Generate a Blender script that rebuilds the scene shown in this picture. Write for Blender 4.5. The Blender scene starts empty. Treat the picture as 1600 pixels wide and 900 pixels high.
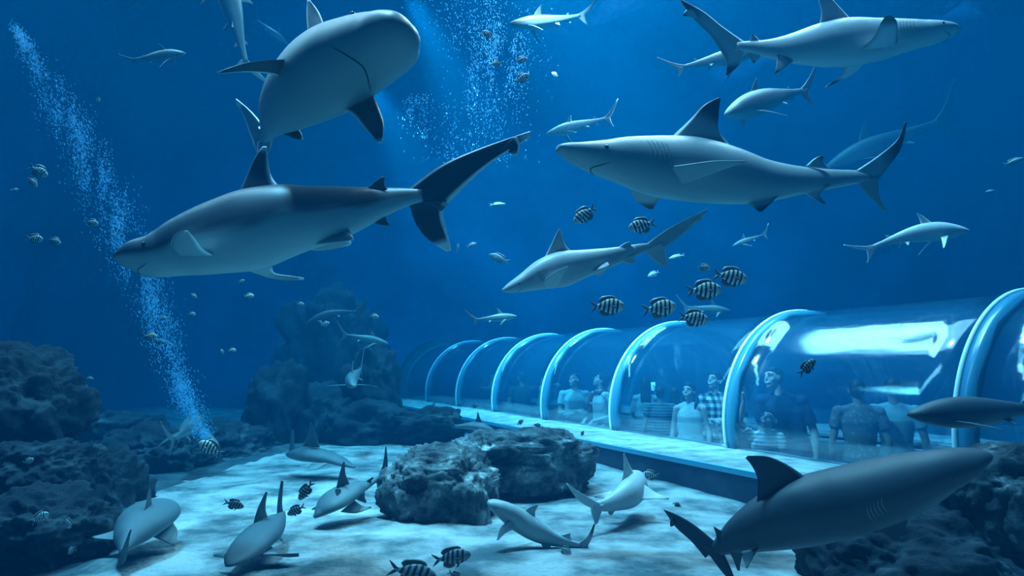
import bpy, bmesh, math, random
from mathutils import Vector, Matrix, noise, kdtree
from math import sin, cos, pi, radians, exp
random.seed(7)
# ------------------------------------------------------------------ camera
CZ = 0.95                      # eye height over the sand
PITCH = 0.1217
F = 1000.0
cam_d = bpy.data.cameras.new('camera')
cam_d.sensor_width = 36.0
cam_d.lens = 36.0 * F / 1600.0
cam_d.clip_start = 0.02
cam_d.clip_end = 200
cam = bpy.data.objects.new('camera', cam_d)
bpy.context.scene.collection.objects.link(cam)
cam.location = (0, 0, CZ)
cam.rotation_euler = (pi / 2 + PITCH, 0, 0)
bpy.context.scene.camera = cam
# ------------------------------------------------------------------ view
vs = bpy.context.scene.view_settings
vs.view_transform = 'Standard'
vs.look = 'None'
vs.exposure = 0.0
vs.gamma = 1.0
vs.use_curve_mapping = False
cy = bpy.context.scene.cycles
cy.use_denoising = True
cy.max_bounces = 7
cy.diffuse_bounces = 2
cy.glossy_bounces = 3
cy.transmission_bounces = 4
cy.transparent_max_bounces = 24
cy.volume_bounces = 0
cy.caustics_reflective = False
cy.caustics_refractive = False
cy.sample_clamp_indirect = 4
# ------------------------------------------------------------------ world: dim blue daylight
SUN_E = 6.8
SUN_COL = (0.72, 0.74, 1.0)
WORLD_COL = (0.0, 0.12, 0.40)
WORLD_E = 0.16
SUN_DIR = Vector((0.20, -0.06, -1.0))      # travelling direction
SKY_P = 1800.0
SKY_COL = (1.0, 0.52, 0.57)
w = bpy.data.worlds.new('world')
bpy.context.scene.world = w
w.use_nodes = True
w.node_tree.nodes['Background'].inputs[0].default_value = (*WORLD_COL, 1)
w.node_tree.nodes['Background'].inputs[1].default_value = WORLD_E
sd = bpy.data.lights.new('sun', 'SUN')
sd.energy = SUN_E
sd.color = SUN_COL
sd.angle = radians(6)
so = bpy.data.objects.new('sun', sd)
bpy.context.scene.collection.objects.link(so)
so.rotation_euler = SUN_DIR.to_track_quat('-Z', 'Y').to_euler()

def lamp(kind, loc, aim, energy, col, **kw):
    d = bpy.data.lights.new('unseen_light', kind)  # shared by the skylights and the added spots, all out of view
    d.energy = energy
    d.color = col
    for k, v in kw.items():
        setattr(d, k, v)
    o = bpy.data.objects.new('unseen_light', d)
    bpy.context.scene.collection.objects.link(o)
    o.location = loc
    o.rotation_euler = (Vector(aim) - Vector(loc)).to_track_quat('-Z', 'Y').to_euler()
    return o
# ------------------------------------------------------------------ pixel -> place
_F = Vector((0, cos(PITCH), sin(PITCH)))
_U = Vector((0, -sin(PITCH), cos(PITCH)))
_R = Vector((1, 0, 0))
CAM = Vector((0, 0, CZ))

def W(px, py, dep):
    return CAM + _F * dep + _R * ((px - 800) / F * dep) + _U * ((450 - py) / F * dep)

def on_z(px, py, z):
    d = _F + _R * ((px - 800) / F) + _U * ((450 - py) / F)
    t = (z - CZ) / d.z
    return CAM + d * t

AZ = 0.4525                    # tunnel direction
TD = Vector((-sin(AZ), cos(AZ), 0))
TN = Vector((cos(AZ), sin(AZ), 0))

def tun(d, L, z):              # lateral distance, distance along, height relative to the eye
    return TN * d + TD * L + Vector((0, 0, CZ + z))
T_R, T_DC, T_ZC, T_HB = 1.077, 5.377, -0.532, -0.728
RIBS = [14.5, 12.9, 11.14, 9.52, 7.86, 6.20, 4.40, 2.42, 0.5, -1.4]

W_ = W
# skylights over the tank (they also show as white streaks in the acrylic)
def skylight(d0, L0, d1, L1, width, z, energy, col):
    a, b = tun(d0, L0, z), tun(d1, L1, z)
    c = (a + b) / 2
    o = lamp('AREA', c, c - Vector((0, 0, 1)), energy, col, shape='RECTANGLE', size=(b - a).length, size_y=width)
    ang = math.atan2((b - a).y, (b - a).x)
    o.rotation_euler = (0, 0, ang)
    return o
skylight(4.8, 2.6, 5.0, 8.8, 4.0, 6.2, SKY_P * 1.4, SKY_COL)
skylight(0.9, 3.4, -4.6, 10.6, 0.9, 6.2, SKY_P * .45, SKY_COL)
lamp('SPOT', W_(735, -330, 9.6), W_(750, 400, 9.6), 1300, (.3, .8, 1.0), shadow_soft_size=.3, spot_size=radians(24), spot_blend=.9)  # added spot out of view, brightens the water at top centre

lamp('SPOT', W_(500, 120, 3.5) + Vector((0, 0, 3.2)), on_z(505, 800, 0), 2200, (1.0, .8, .86), shadow_soft_size=.15, spot_size=radians(30), spot_blend=1.0)  # added spot out of view, makes a bright pool on the sand
for L_ in (9.4, 7.2, 5.0):     # unseen spots added on the tank side to brighten the visitors' faces
    q_ = lamp('SPOT', tun(1.9, L_ - .6, 4.2), tun(5.1, L_ + .2, -.3), 5000, (1.0, .70, .78), shadow_soft_size=.12, spot_size=radians(40), spot_blend=.8)

# ------------------------------------------------------------------ helpers
COL = bpy.context.scene.collection

def link(name, me, mats, parent=None, smooth=True):
    o = bpy.data.objects.new(name, me)
    COL.objects.link(o)
    if not isinstance(mats, (list, tuple)):
        mats = [mats]
    for m in mats:
        me.materials.append(m)
    if smooth:
        for p in me.polygons:
            p.use_smooth = True
    if parent:
        o.parent = parent
    return o

def obj(name, bm, mats, parent=None, smooth=True, recalc=True):
    if recalc:
        bmesh.ops.recalc_face_normals(bm, faces=bm.faces)
    me = bpy.data.meshes.new(name)
    bm.to_mesh(me)
    bm.free()
    return link(name, me, mats, parent, smooth)

def tag(o, label=None, cat=None, group=None, kind=None):
    if label: o['label'] = label
    if cat: o['category'] = cat
    if group: o['group'] = group
    if kind: o['kind'] = kind
    return o

def empty(name, loc=(0, 0, 0)):
    o = bpy.data.objects.new(name, None)
    COL.objects.link(o)
    o.location = loc
    o.empty_display_size = 0.1
    return o

def adopt(parent, child):      # keep child geometry where it is
    child.parent = parent
    child.matrix_parent_inverse = Matrix.Translation(-Vector(parent.location))

def mat(name, col=(1, 1, 1), rough=0.6, spec=0.5, alpha=None):
    m = bpy.data.materials.new(name)
    m.use_nodes = True
    b = m.node_tree.nodes['Principled BSDF']
    b.inputs['Base Color'].default_value = (*col, 1)
    b.inputs['Roughness'].default_value = rough
    b.inputs['Specular IOR Level'].default_value = spec
    return m

def nodes(m):
    return m.node_tree.nodes, m.node_tree.links, m.node_tree.nodes['Principled BSDF']

def noisy(name, c1, c2, scale, rough=0.8, detail=6, bump=0.0, bscale=None, spec=0.3, lo=.35, hi=.65, coord='Object', stretch=None, dist=0.02):
    m = mat(name, c1, rough, spec)
    n, l, b = nodes(m)
    tc = n.new('ShaderNodeTexCoord')
    src = tc.outputs[coord]
    if stretch:
        mp = n.new('ShaderNodeMapping'); mp.inputs['Scale'].default_value = stretch
        l.new(src, mp.inputs[0]); src = mp.outputs[0]
    t = n.new('ShaderNodeTexNoise')
    t.inputs['Scale'].default_value = scale
    t.inputs['Detail'].default_value = detail
    t.inputs['Roughness'].default_value = 0.62
    l.new(src, t.inputs['Vector'])
    r = n.new('ShaderNodeValToRGB')
    r.color_ramp.elements[0].position = lo
    r.color_ramp.elements[1].position = hi
    r.color_ramp.elements[0].color = (*c1, 1)
    r.color_ramp.elements[1].color = (*c2, 1)
    l.new(t.outputs['Fac'], r.inputs[0])
    l.new(r.outputs[0], b.inputs['Base Color'])
    if bump:
        t2 = n.new('ShaderNodeTexNoise')
        t2.inputs['Scale'].default_value = bscale or scale * 3
        t2.inputs['Detail'].default_value = 8
        l.new(src, t2.inputs['Vector'])
        bp = n.new('ShaderNodeBump')
        bp.inputs['Strength'].default_value = bump
        bp.inputs['Distance'].default_value = dist
        l.new(t2.outputs['Fac'], bp.inputs['Height'])
        l.new(bp.outputs[0], b.inputs['Normal'])
    return m

def box(bm, a, b, M=None):
    (x0, y0, z0), (x1, y1, z1) = a, b
    v = [bm.verts.new((x, y, z)) for x in (x0, x1) for y in (y0, y1) for z in (z0, z1)]
    for f in ((0, 1, 3, 2), (4, 6, 7, 5), (0, 4, 5, 1), (2, 3, 7, 6), (0, 2, 6, 4), (1, 5, 7, 3)):
        bm.faces.new([v[i] for i in f])
    if M:
        for q in v: q.co = M @ q.co
    return v

def cr(pts, n):                # Catmull-Rom through tuples/vectors, n samples
    k = len(pts)
    out = []
    dim = len(pts[0])
    for i in range(n):
        u = i / (n - 1) * (k - 1)
        j = min(int(u), k - 2)
        t = u - j
        p0 = pts[max(j - 1, 0)]; p1 = pts[j]; p2 = pts[j + 1]; p3 = pts[min(j + 2, k - 1)]
        q = []
        for c in range(dim):
            a, b, cc, d = p0[c], p1[c], p2[c], p3[c]
            q.append(0.5 * (2 * b + (cc - a) * t + (2 * a - 5 * b + 4 * cc - d) * t * t + (3 * b - a - 3 * cc + d) * t ** 3))
        out.append(q)
    return out

def tube(bm, pts, rads, seg=8, close=True):
    pts = [Vector(p) for p in pts]
    if not isinstance(rads, (list, tuple)): rads = [rads] * len(pts)
    n = None
    rings = []
    for i, p in enumerate(pts):
        t = (pts[min(i + 1, len(pts) - 1)] - pts[max(i - 1, 0)]).normalized()
        if n is None:
            n = t.orthogonal().normalized()
        else:
            n = (n - t * n.dot(t)).normalized()
        b = t.cross(n)
        rings.append([bm.verts.new(p + (n * cos(2 * pi * k / seg) + b * sin(2 * pi * k / seg)) * rads[i]) for k in range(seg)])
    for a, c in zip(rings, rings[1:]):
        for k in range(seg):
            bm.faces.new((a[k], a[(k + 1) % seg], c[(k + 1) % seg], c[k]))
    if close:
        bm.faces.new(rings[0][::-1]); bm.faces.new(rings[-1])
    return rings

def ball(bm, c, r, seg=12, M=None):      # ellipsoid, r may be a 3-tuple
    if not isinstance(r, (tuple, list, Vector)): r = (r, r, r)
    res = bmesh.ops.create_uvsphere(bm, u_segments=seg, v_segments=max(6, seg * 2 // 3), radius=1.0)
    mm = Matrix.Translation(Vector(c)) @ (M.to_4x4() if M else Matrix.Identity(4)) @ Matrix.Diagonal((*r, 1))
    bmesh.ops.transform(bm, matrix=mm, verts=res['verts'])
    return res['verts']
# ------------------------------------------------------------------ the setting
# --- water: one box of blue, slightly hazy sea water
wm = bpy.data.materials.new('sea_water')
wm.use_nodes = True
n_ = wm.node_tree.nodes; l_ = wm.node_tree.links
n_.clear()
out = n_.new('ShaderNodeOutputMaterial')
sc_ = n_.new('ShaderNodeVolumeScatter'); ab_ = n_.new('ShaderNodeVolumeAbsorption'); ad_ = n_.new('ShaderNodeAddShader')
sc_.inputs['Color'].default_value = (0.0, 0.42, 1.0, 1)
sc_.inputs['Density'].default_value = 0.022
sc_.inputs['Anisotropy'].default_value = 0.0
ab_.inputs['Color'].default_value = (0.0, 0.75, 0.87, 1)
ab_.inputs['Density'].default_value = 0.20
l_.new(sc_.outputs[0], ad_.inputs[0]); l_.new(ab_.outputs[0], ad_.inputs[1]); l_.new(ad_.outputs[0], out.inputs['Volume'])
bm = bmesh.new()
box(bm, (-16, -0.6, -2.5), (26, 24, 7.4))
o = obj('sea_water', bm, wm, smooth=False)
tag(o, kind='structure')

# --- back and side rock-face walls
def rockwall(name, x0, y0, x1, y1, z0, z1, m, amp=.5):
    bm = bmesh.new()
    L = math.hypot(x1 - x0, y1 - y0)
    nx, nz = int(L / .3), int((z1 - z0) / .3)
    nrm = Vector((-(y1 - y0), x1 - x0, 0)).normalized()
    g = []
    for i in range(nx + 1):
        col = []
        for j in range(nz + 1):
            p = Vector((x0 + (x1 - x0) * i / nx, y0 + (y1 - y0) * i / nx, z0 + (z1 - z0) * j / nz))
            d = noise.fractal(p * .35, 1.0, 2.0, 5) * amp
            col.append(bm.verts.new(p + nrm * d))
        g.append(col)
    for i in range(nx):
        for j in range(nz):
            bm.faces.new((g[i][j], g[i + 1][j], g[i + 1][j + 1], g[i][j + 1]))
    o = obj(name, bm, m)
    tag(o, kind='structure')
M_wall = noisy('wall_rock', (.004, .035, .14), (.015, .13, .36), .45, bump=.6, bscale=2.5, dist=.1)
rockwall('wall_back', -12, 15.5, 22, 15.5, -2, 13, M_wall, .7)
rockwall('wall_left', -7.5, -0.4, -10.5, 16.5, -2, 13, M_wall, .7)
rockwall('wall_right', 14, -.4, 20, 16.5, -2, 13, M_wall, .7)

# --- sand
def sand_h(x, y):
    p = Vector((x, y, 0))
    h = noise.fractal(p * .45, 1, 2, 4) * .05 + noise.fractal(p * 3.1, 1, 2, 3) * .008
    L = p.dot(TD); d = p.dot(TN)
    return h
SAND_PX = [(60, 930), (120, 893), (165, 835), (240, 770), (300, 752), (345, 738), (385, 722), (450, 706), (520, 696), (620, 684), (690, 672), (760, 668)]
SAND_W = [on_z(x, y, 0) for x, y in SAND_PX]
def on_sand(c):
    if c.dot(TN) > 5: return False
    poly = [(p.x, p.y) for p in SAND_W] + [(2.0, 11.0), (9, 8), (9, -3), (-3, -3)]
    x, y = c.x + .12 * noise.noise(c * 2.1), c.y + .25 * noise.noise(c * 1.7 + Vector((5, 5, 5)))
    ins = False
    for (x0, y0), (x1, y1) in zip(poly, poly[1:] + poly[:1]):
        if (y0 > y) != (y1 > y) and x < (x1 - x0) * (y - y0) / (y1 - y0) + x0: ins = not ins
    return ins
def make_sand():
    bm = bmesh.new()
    xs = [-13 + 32 * i / 640 for i in range(641)]
    ys = []
    y = -.5
    while y < 17:
        ys.append(y); y += .03 + .009 * max(y, 0)
    g = [[bm.verts.new((x, y, sand_h(x, y))) for y in ys] for x in xs]
    # leave out the part that lies under the tunnel
    for i in range(len(xs) - 1):
        for j in range(len(ys) - 1):
            c = Vector(((xs[i] + xs[i + 1]) / 2, (ys[j] + ys[j + 1]) / 2, 0))
            if 3.75 < c.dot(TN) < 7.0: continue
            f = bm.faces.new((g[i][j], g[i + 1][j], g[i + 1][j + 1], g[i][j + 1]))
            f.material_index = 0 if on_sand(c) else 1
    bmesh.ops.delete(bm, geom=[v for v in bm.verts if not v.link_faces], context='VERTS')
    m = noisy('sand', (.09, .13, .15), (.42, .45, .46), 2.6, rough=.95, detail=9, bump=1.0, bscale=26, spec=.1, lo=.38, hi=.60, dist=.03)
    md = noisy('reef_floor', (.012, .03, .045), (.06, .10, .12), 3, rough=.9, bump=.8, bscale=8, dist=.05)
    o = obj('floor', bm, [m, md])
    tag(o, kind='structure')
make_sand()

# --- the tunnel
def prism(bm, prof, L0, L1, nl=1, wob=0):
    """closed profile [(d,z)] swept along the tunnel from L0 to L1"""
    rings = []
    for i in range(nl + 1):
        L = L0 + (L1 - L0) * i / nl
        rings.append([bm.verts.new(tun(d, L, z) + (Vector((0, 0, 1)) * noise.fractal(Vector((d * 3, L * 3, z)), 1, 2, 3) * wob)) for d, z in prof])
    k = len(prof)
    for a, b in zip(rings, rings[1:]):
        for q in range(k):
            bm.faces.new((a[q], a[(q + 1) % k], b[(q + 1) % k], b[q]))
    bm.faces.new(rings[0]); bm.faces.new(rings[-1][::-1])

TH0 = math.asin((T_HB - T_ZC) / T_R)          # angle of the base
def arc(R, n=40):
    return [(T_DC - R * cos(TH0 + (pi - 2 * TH0) * i / n), T_ZC + R * sin(TH0 + (pi - 2 * TH0) * i / n)) for i in range(n + 1)]
L_END, L_START = 14.5, -1.4
tunnel = empty('underwater_tunnel', tun(T_DC, 6, -1.72))
tag(tunnel, 'arched clear acrylic visitor tunnel with pale blue ribs on a sandy ledge', 'tunnel')

# acrylic
am = bpy.data.materials.new('acrylic')
am.use_nodes = True
n_ = am.node_tree.nodes; l_ = am.node_tree.links; n_.clear()
out = n_.new('ShaderNodeOutputMaterial')
tr = n_.new('ShaderNodeBsdfTransparent'); tr.inputs[0].default_value = (.86, .95, .99, 1)
gl = n_.new('ShaderNodeBsdfGlossy'); gl.inputs['Roughness'].default_value = .09
df = n_.new('ShaderNodeBsdfDiffuse'); df.inputs[0].default_value = (.05, .45, .9, 1)
lw = n_.new('ShaderNodeLayerWeight'); pw = n_.new('ShaderNodeMath'); pw.operation = 'POWER'; pw.inputs[1].default_value = 4.0; fr = n_.new('ShaderNodeMath'); fr.operation = 'MULTIPLY_ADD'; fr.inputs[1].default_value = .55; fr.inputs[2].default_value = .15
l_.new(lw.outputs['Facing'], pw.inputs[0]); l_.new(pw.outputs[0], fr.inputs[0])
mx = n_.new('ShaderNodeMixShader'); m2 = n_.new('ShaderNodeMixShader'); m2.inputs[0].default_value = .05
tc = n_.new('ShaderNodeTexCoord'); mp = n_.new('ShaderNodeMapping')
mp.inputs['Rotation'].default_value = (0, 0, -AZ)
mp.inputs['Scale'].default_value = (1.0, 1.0, 1.0)
mp2 = n_.new('ShaderNodeMapping'); mp2.inputs['Scale'].default_value = (2.2, .35, 2.2)
nz = n_.new('ShaderNodeTexNoise'); nz.inputs['Scale'].default_value = 1.6; nz.inputs['Detail'].default_value = 3
bp = n_.new('ShaderNodeBump'); bp.inputs['Strength'].default_value = .15; bp.inputs['Distance'].default_value = .06
l_.new(tc.outputs['Object'], mp.inputs[0]); l_.new(mp.outputs[0], mp2.inputs[0]); l_.new(mp2.outputs[0], nz.inputs[0])
l_.new(nz.outputs[0], bp.inputs['Height']); l_.new(bp.outputs[0], gl.inputs['Normal'])
l_.new(tr.outputs[0], m2.inputs[1]); l_.new(df.outputs[0], m2.inputs[2])
l_.new(fr.outputs[0], mx.inputs[0]); l_.new(m2.outputs[0], mx.inputs[1]); l_.new(gl.outputs[0], mx.inputs[2])
l_.new(mx.outputs[0], out.inputs['Surface'])
def make_panel(L0, L1):
    bm = bmesh.new()
    a = arc(T_R - .02, 56); b = arc(T_R - .06, 56)
    prism(bm, a + b[::-1], L0, L1, 6)
    bmesh.ops.split_edges(bm, edges=[e for e in bm.edges if e.calc_face_angle(0) > .6])
    o = obj('acrylic_panel', bm, am, recalc=False)
    adopt(tunnel, o)
M_rib = mat('rib', (.04, .22, .36), .22, .6)
M_ribedge = mat('rib_gasket', (.75, .93, .98), .2, .7)
for a, b in zip(RIBS, RIBS[1:]):
    make_panel(b, a)
RN = 37                      # the ribs run from the near base to just past the crown
for L in RIBS:
    bm = bmesh.new()
    a = arc(T_R, 64)[:RN]; b = arc(T_R - .075, 64)[:RN]
    prism(bm, a + b[::-1], L - .045, L + .06, 1)
    bmesh.ops.bevel(bm, geom=[e for e in bm.edges if e.calc_face_angle(0) > 1.0], offset=.01, segments=2, affect='EDGES')
    r = obj('rib', bm, M_rib); adopt(tunnel, r)
    bm = bmesh.new()
    pts = [tun(d, L + .06, z) for d, z in arc(T_R + .002, 64)[:RN]]
    tube(bm, pts, .016, 8)
    g = obj('rib_gasket', bm, M_ribedge); adopt(tunnel, g)
# ledge and kerb: sandy top, dark face
D_L = 3.53
M_ledge = noisy('ledge_sand', (.12, .17, .19), (.36, .42, .44), 5, rough=.9, detail=8, bump=.5, bscale=30, spec=.1, lo=.3, hi=.6, dist=.01)
M_kerb = noisy('kerb_paint', (.035, .07, .13), (.07, .12, .18), 3, rough=.7, bump=.2, bscale=9)
M_rim = mat('kerb_rim', (.10, .42, .62), .45)
def ledge(name, d0, d1, zt, zb, m, w=0):
    bm = bmesh.new(); prism(bm, [(d0, zb), (d1, zb), (d1, zt), ((d0 + d1) / 2, zt), (d0, zt)], L_START, L_END, 90, w)
    o = obj(name, bm, m, smooth=False); adopt(tunnel, o)
#D_L filled by fit
ledge('kerb', 3.50, 4.40, T_HB - .03, -2.2, M_kerb)
ledge('ledge', 3.50, 4.46, T_HB + .00, T_HB - .03, M_ledge, .012)
ledge('kerb_rim', 3.47, 3.50, T_HB + .004, T_HB - .035, M_rim)
ledge('kerb', 6.30, 7.15, T_HB - .03, -2.2, M_kerb)
ledge('ledge', 6.25, 7.15, T_HB + .00, T_HB - .03, M_ledge, .012)
M_walk = noisy('walkway_carpet', (.03, .06, .09), (.06, .09, .12), 8)
bm = bmesh.new(); prism(bm, [(4.4, -1.80), (6.3, -1.80), (6.3, -1.72), (4.4, -1.72)], L_START, L_END, 1)
o = obj('walkway', bm, M_walk, smooth=False); adopt(tunnel, o)
M_rail = mat('handrail', (.10, .16, .2), .3)
bm = bmesh.new()
tube(bm, [tun(6.18, L_START, -.80), tun(6.18, L_END, -.80)], .022, 10)
L = L_START + .4
while L < L_END:
    tube(bm, [tun(6.18, L, -.8), tun(6.30, L, -.86)], .012, 6); L += 1.2
o = obj('handrail', bm, M_rail); adopt(tunnel, o)
# end wall of the tunnel
bm = bmesh.new(); prism(bm, arc(T_R + .12, 40) , L_END, L_END + .4, 1)
o = obj('end_wall', bm, M_kerb, smooth=False); adopt(tunnel, o)
# ------------------------------------------------------------------ sharks
def sstep(a, b, x):
    t = min(max((x - a) / (b - a), 0), 1)
    return t * t * (3 - 2 * t)

def shark_mat(name, back, belly, tip=(.97, 1, 1), dark=(.03, .04, .05), rough=.42):
    m = mat(name, back, rough, .45)
    n, l, b = nodes(m)
    at = n.new('ShaderNodeAttribute'); at.attribute_name = 'pigment'
    sp = n.new('ShaderNodeSeparateColor'); l.new(at.outputs['Color'], sp.inputs[0])
    tc = n.new('ShaderNodeTexCoord')
    nz = n.new('ShaderNodeTexNoise'); nz.inputs['Scale'].default_value = 9; nz.inputs['Detail'].default_value = 6
    l.new(tc.outputs['Object'], nz.inputs['Vector'])
    bk = n.new('ShaderNodeMix'); bk.data_type = 'RGBA'
    bk.inputs[6].default_value = (*[c * .8 for c in back], 1); bk.inputs[7].default_value = (*[c * 1.2 for c in back], 1)
    l.new(nz.outputs['Fac'], bk.inputs[0])
    def mixin(prev, col, fac):
        q = n.new('ShaderNodeMix'); q.data_type = 'RGBA'
        l.new(prev, q.inputs[6]); q.inputs[7].default_value = (*col, 1); l.new(fac, q.inputs[0])
        return q.outputs[2]
    inv = n.new('ShaderNodeMath'); inv.operation = 'SUBTRACT'; inv.inputs[0].default_value = 1
    l.new(sp.outputs[0], inv.inputs[1])
    c = mixin(bk.outputs[2], belly, inv.outputs[0])
    c = mixin(c, dark, sp.outputs[2])
    c = mixin(c, tip, sp.outputs[1])
    l.new(c, b.inputs['Base Color'])
    n2 = n.new('ShaderNodeTexNoise'); n2.inputs['Scale'].default_value = 160; n2.inputs['Detail'].default_value = 3
    l.new(tc.outputs['Object'], n2.inputs['Vector'])
    bp = n.new('ShaderNodeBump'); bp.inputs['Strength'].default_value = .12; bp.inputs['Distance'].default_value = .003
    l.new(n2.outputs['Fac'], bp.inputs['Height']); l.new(bp.outputs[0], b.inputs['Normal'])
    return m
M_silver = shark_mat('skin_silvertip', (.06, .10, .13), (.36, .46, .49))
M_grey = shark_mat('skin_grey_reef', (.34, .41, .43), (.26, .34, .37))  # belly darker than back: underside shade is put into the colour
M_pale = shark_mat('skin_pale', (.46, .52, .54), (.36, .44, .47))  # top light and belly shade are mixed into this colour too
M_duskyk = shark_mat('skin_dusky', (.03, .05, .07), (.08, .12, .15), rough=.6)
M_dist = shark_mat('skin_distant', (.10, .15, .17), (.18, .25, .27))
M_sandy = shark_mat('skin_wedgefish', (.065, .12, .15), (.25, .33, .36), rough=.6)
M_dark = mat('dark_line', (.015, .02, .025), .5)
M_gill2 = mat('gill_pale', (.22, .30, .33), .6)
M_gill = mat('gill_shade', (.15, .20, .22), .6)
M_eye = mat('eye_black', (.01, .012, .015), .12, .8)
M_eyering = mat('eye_ring', (.35, .40, .38), .4)

class Body:
    """a body lofted along stations; keeps its own frame so that eyes, gills and mouth can lie on it"""
    def __init__(s, st, up, wr, nr=96, seg=36, belly=1.0):
        # st: [(Vector, half height m)], wr: list of (t, width ratio), up: Vector
        raw = cr([(p.x, p.y, p.z, h) for p, h in st], nr * 3)
        P = [Vector(q[:3]) for q in raw]
        ln = [0]
        for a, b in zip(P, P[1:]): ln.append(ln[-1] + (b - a).length)
        s.len = ln[-1]
        s.c, s.h, s.t = [], [], []
        j = 0
        for i in range(nr):
            f = i / (nr - 1)
            f = f * f * .35 + f * .65 if f < 1 else 1       # denser at the snout
            want = f * s.len
            while j < len(ln) - 2 and ln[j + 1] < want: j += 1
            k = (want - ln[j]) / max(ln[j + 1] - ln[j], 1e-9)
            s.c.append(P[j].lerp(P[j + 1], min(k, 1))); s.h.append(max(raw[j][3] * (1 - k) + raw[j + 1][3] * k, .0005)); s.t.append(f)
        s.U, s.S, s.T = [], [], []
        ups = up if isinstance(up, list) else [(0, up), (1, up)]
        for i in range(nr):
            T = (s.c[min(i + 1, nr - 1)] - s.c[max(i - 1, 0)]).normalized()
            t = s.t[i]
            for (t0, u0), (t1, u1) in zip(ups, ups[1:]):
                if t0 <= t <= t1:
                    u = u0.lerp(u1, (t - t0) / max(t1 - t0, 1e-6)); break
            S = T.cross(u).normalized(); U = S.cross(T).normalized()
            s.T.append(T); s.S.append(S); s.U.append(U)
        s.w = []
        for i in range(nr):
            t = s.t[i]
            for (t0, w0), (t1, w1) in zip(wr, wr[1:]):
                if t0 <= t <= t1 + 1e-9:
                    s.w.append(s.h[i] * (w0 + (w1 - w0) * (t - t0) / max(t1 - t0, 1e-6))); break
        s.seg = seg; s.nr = nr; s.belly = belly
    def pt(s, i, a):
        ca, sa = cos(a), sin(a)
        e = 0.92
        x = math.copysign(abs(ca) ** e, ca); y = math.copysign(abs(sa) ** (1.0 if sa > 0 else e), sa)
        if sa < 0: y *= s.belly
        return s.c[i] + s.S[i] * (s.w[i] * x) + s.U[i] * (s.h[i] * y)
    def at(s, t, a, off=0.0):
        i = 0
        while i < s.nr - 2 and s.t[i + 1] < t: i += 1
        k = (t - s.t[i]) / max(s.t[i + 1] - s.t[i], 1e-9)
        p = s.pt(i, a).lerp(s.pt(i + 1, a), k)
        c = s.c[i].lerp(s.c[i + 1], k)
        return p + (p - c).normalized() * off
    def mesh(s, bm, lay, line=-.12, soft=.3):
        rings = []
        for i in range(s.nr):
            ring = []
            for k in range(s.seg):
                a = 2 * pi * k / s.seg
                v = bm.verts.new(s.pt(i, a))
                wob = .12 * sin(s.t[i] * 17) + .05 * sin(s.t[i] * 41)
                v[lay] = (sstep(line - soft, line + soft, sin(a) + wob * .6), 0, 0, 1)
                ring.append(v)
            rings.append(ring)
        for A, B in zip(rings, rings[1:]):
            for k in range(s.seg):
                bm.faces.new((A[k], A[(k + 1) % s.seg], B[(k + 1) % s.seg], B[k]))
        bm.faces.new(rings[0][::-1]); bm.faces.new(rings[-1])

def fin(bm, lay, lead, trail, th=.10, tip='plain', back=1.0, edge=True, n=18, m=12, tipat=.82):
    """lead/trail: curves root->tip (Vectors). A solid lens-shaped blade between them"""
    Ls = [Vector(q) for q in cr([tuple(p) for p in lead], n)]
    Ts = [Vector(q) for q in cr([tuple(p) for p in trail], n)]
    rings = []
    pn = None
    for i in range(n):
        f = i / (n - 1)
        c = Ts[i] - Ls[i]
        sp = (Ls[min(i + 1, n - 1)] + Ts[min(i + 1, n - 1)] - Ls[max(i - 1, 0)] - Ts[max(i - 1, 0)])
        nn = c.cross(sp)
        nn = nn.normalized() if nn.length > 1e-9 else (pn or Vector((0, 0, 1)))
        if pn and nn.dot(pn) < 0: nn = -nn
        if pn: nn = (nn * .5 + pn * .5).normalized()
        pn = nn
        cl = c.length
        ring = []
        for side in (1, -1):
            ks = range(m + 1) if side == 1 else range(m - 1, 0, -1)
            for k in ks:
                u = k / m
                prof = (math.sqrt(max(u, 0)) * 1.48 - 0.63 * u - 1.76 * u * u + 1.42 * u ** 3 - .51 * u ** 4)
                hgt = max(prof * th * cl * (1 - .45 * f), .0) + (.0012 if 0 < k < m else 0)
                v = bm.verts.new(Ls[i] + c * u + nn * hgt * side)
                r, g, b = back, 0, 0
                if tip == 'white':
                    g = max(sstep(tipat, tipat + .1, f), sstep(.80, .90, u) * sstep(.04, .2, f) if edge else 0)
                elif tip == 'silver':
                    g = max(sstep(tipat, tipat + .1, f), sstep(.84, .92, u) * sstep(.04, .2, f) if edge else 0); b = .75 * sstep(0, .25, f)
                elif tip == 'black':
                    b = max(sstep(tipat - .25, tipat + .1, f), sstep(.7, 1, u) * .5 if edge else 0)
                v[lay] = (r, g, b, 1)
                ring.append(v)
        rings.append(ring)
    k = len(rings[0])
    for A, B in zip(rings, rings[1:]):
        for q in range(k):
            bm.faces.new((A[q], A[(q + 1) % k], B[(q + 1) % k], B[q]))
    bm.faces.new(rings[0][::-1]); bm.faces.new(rings[-1])

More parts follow.
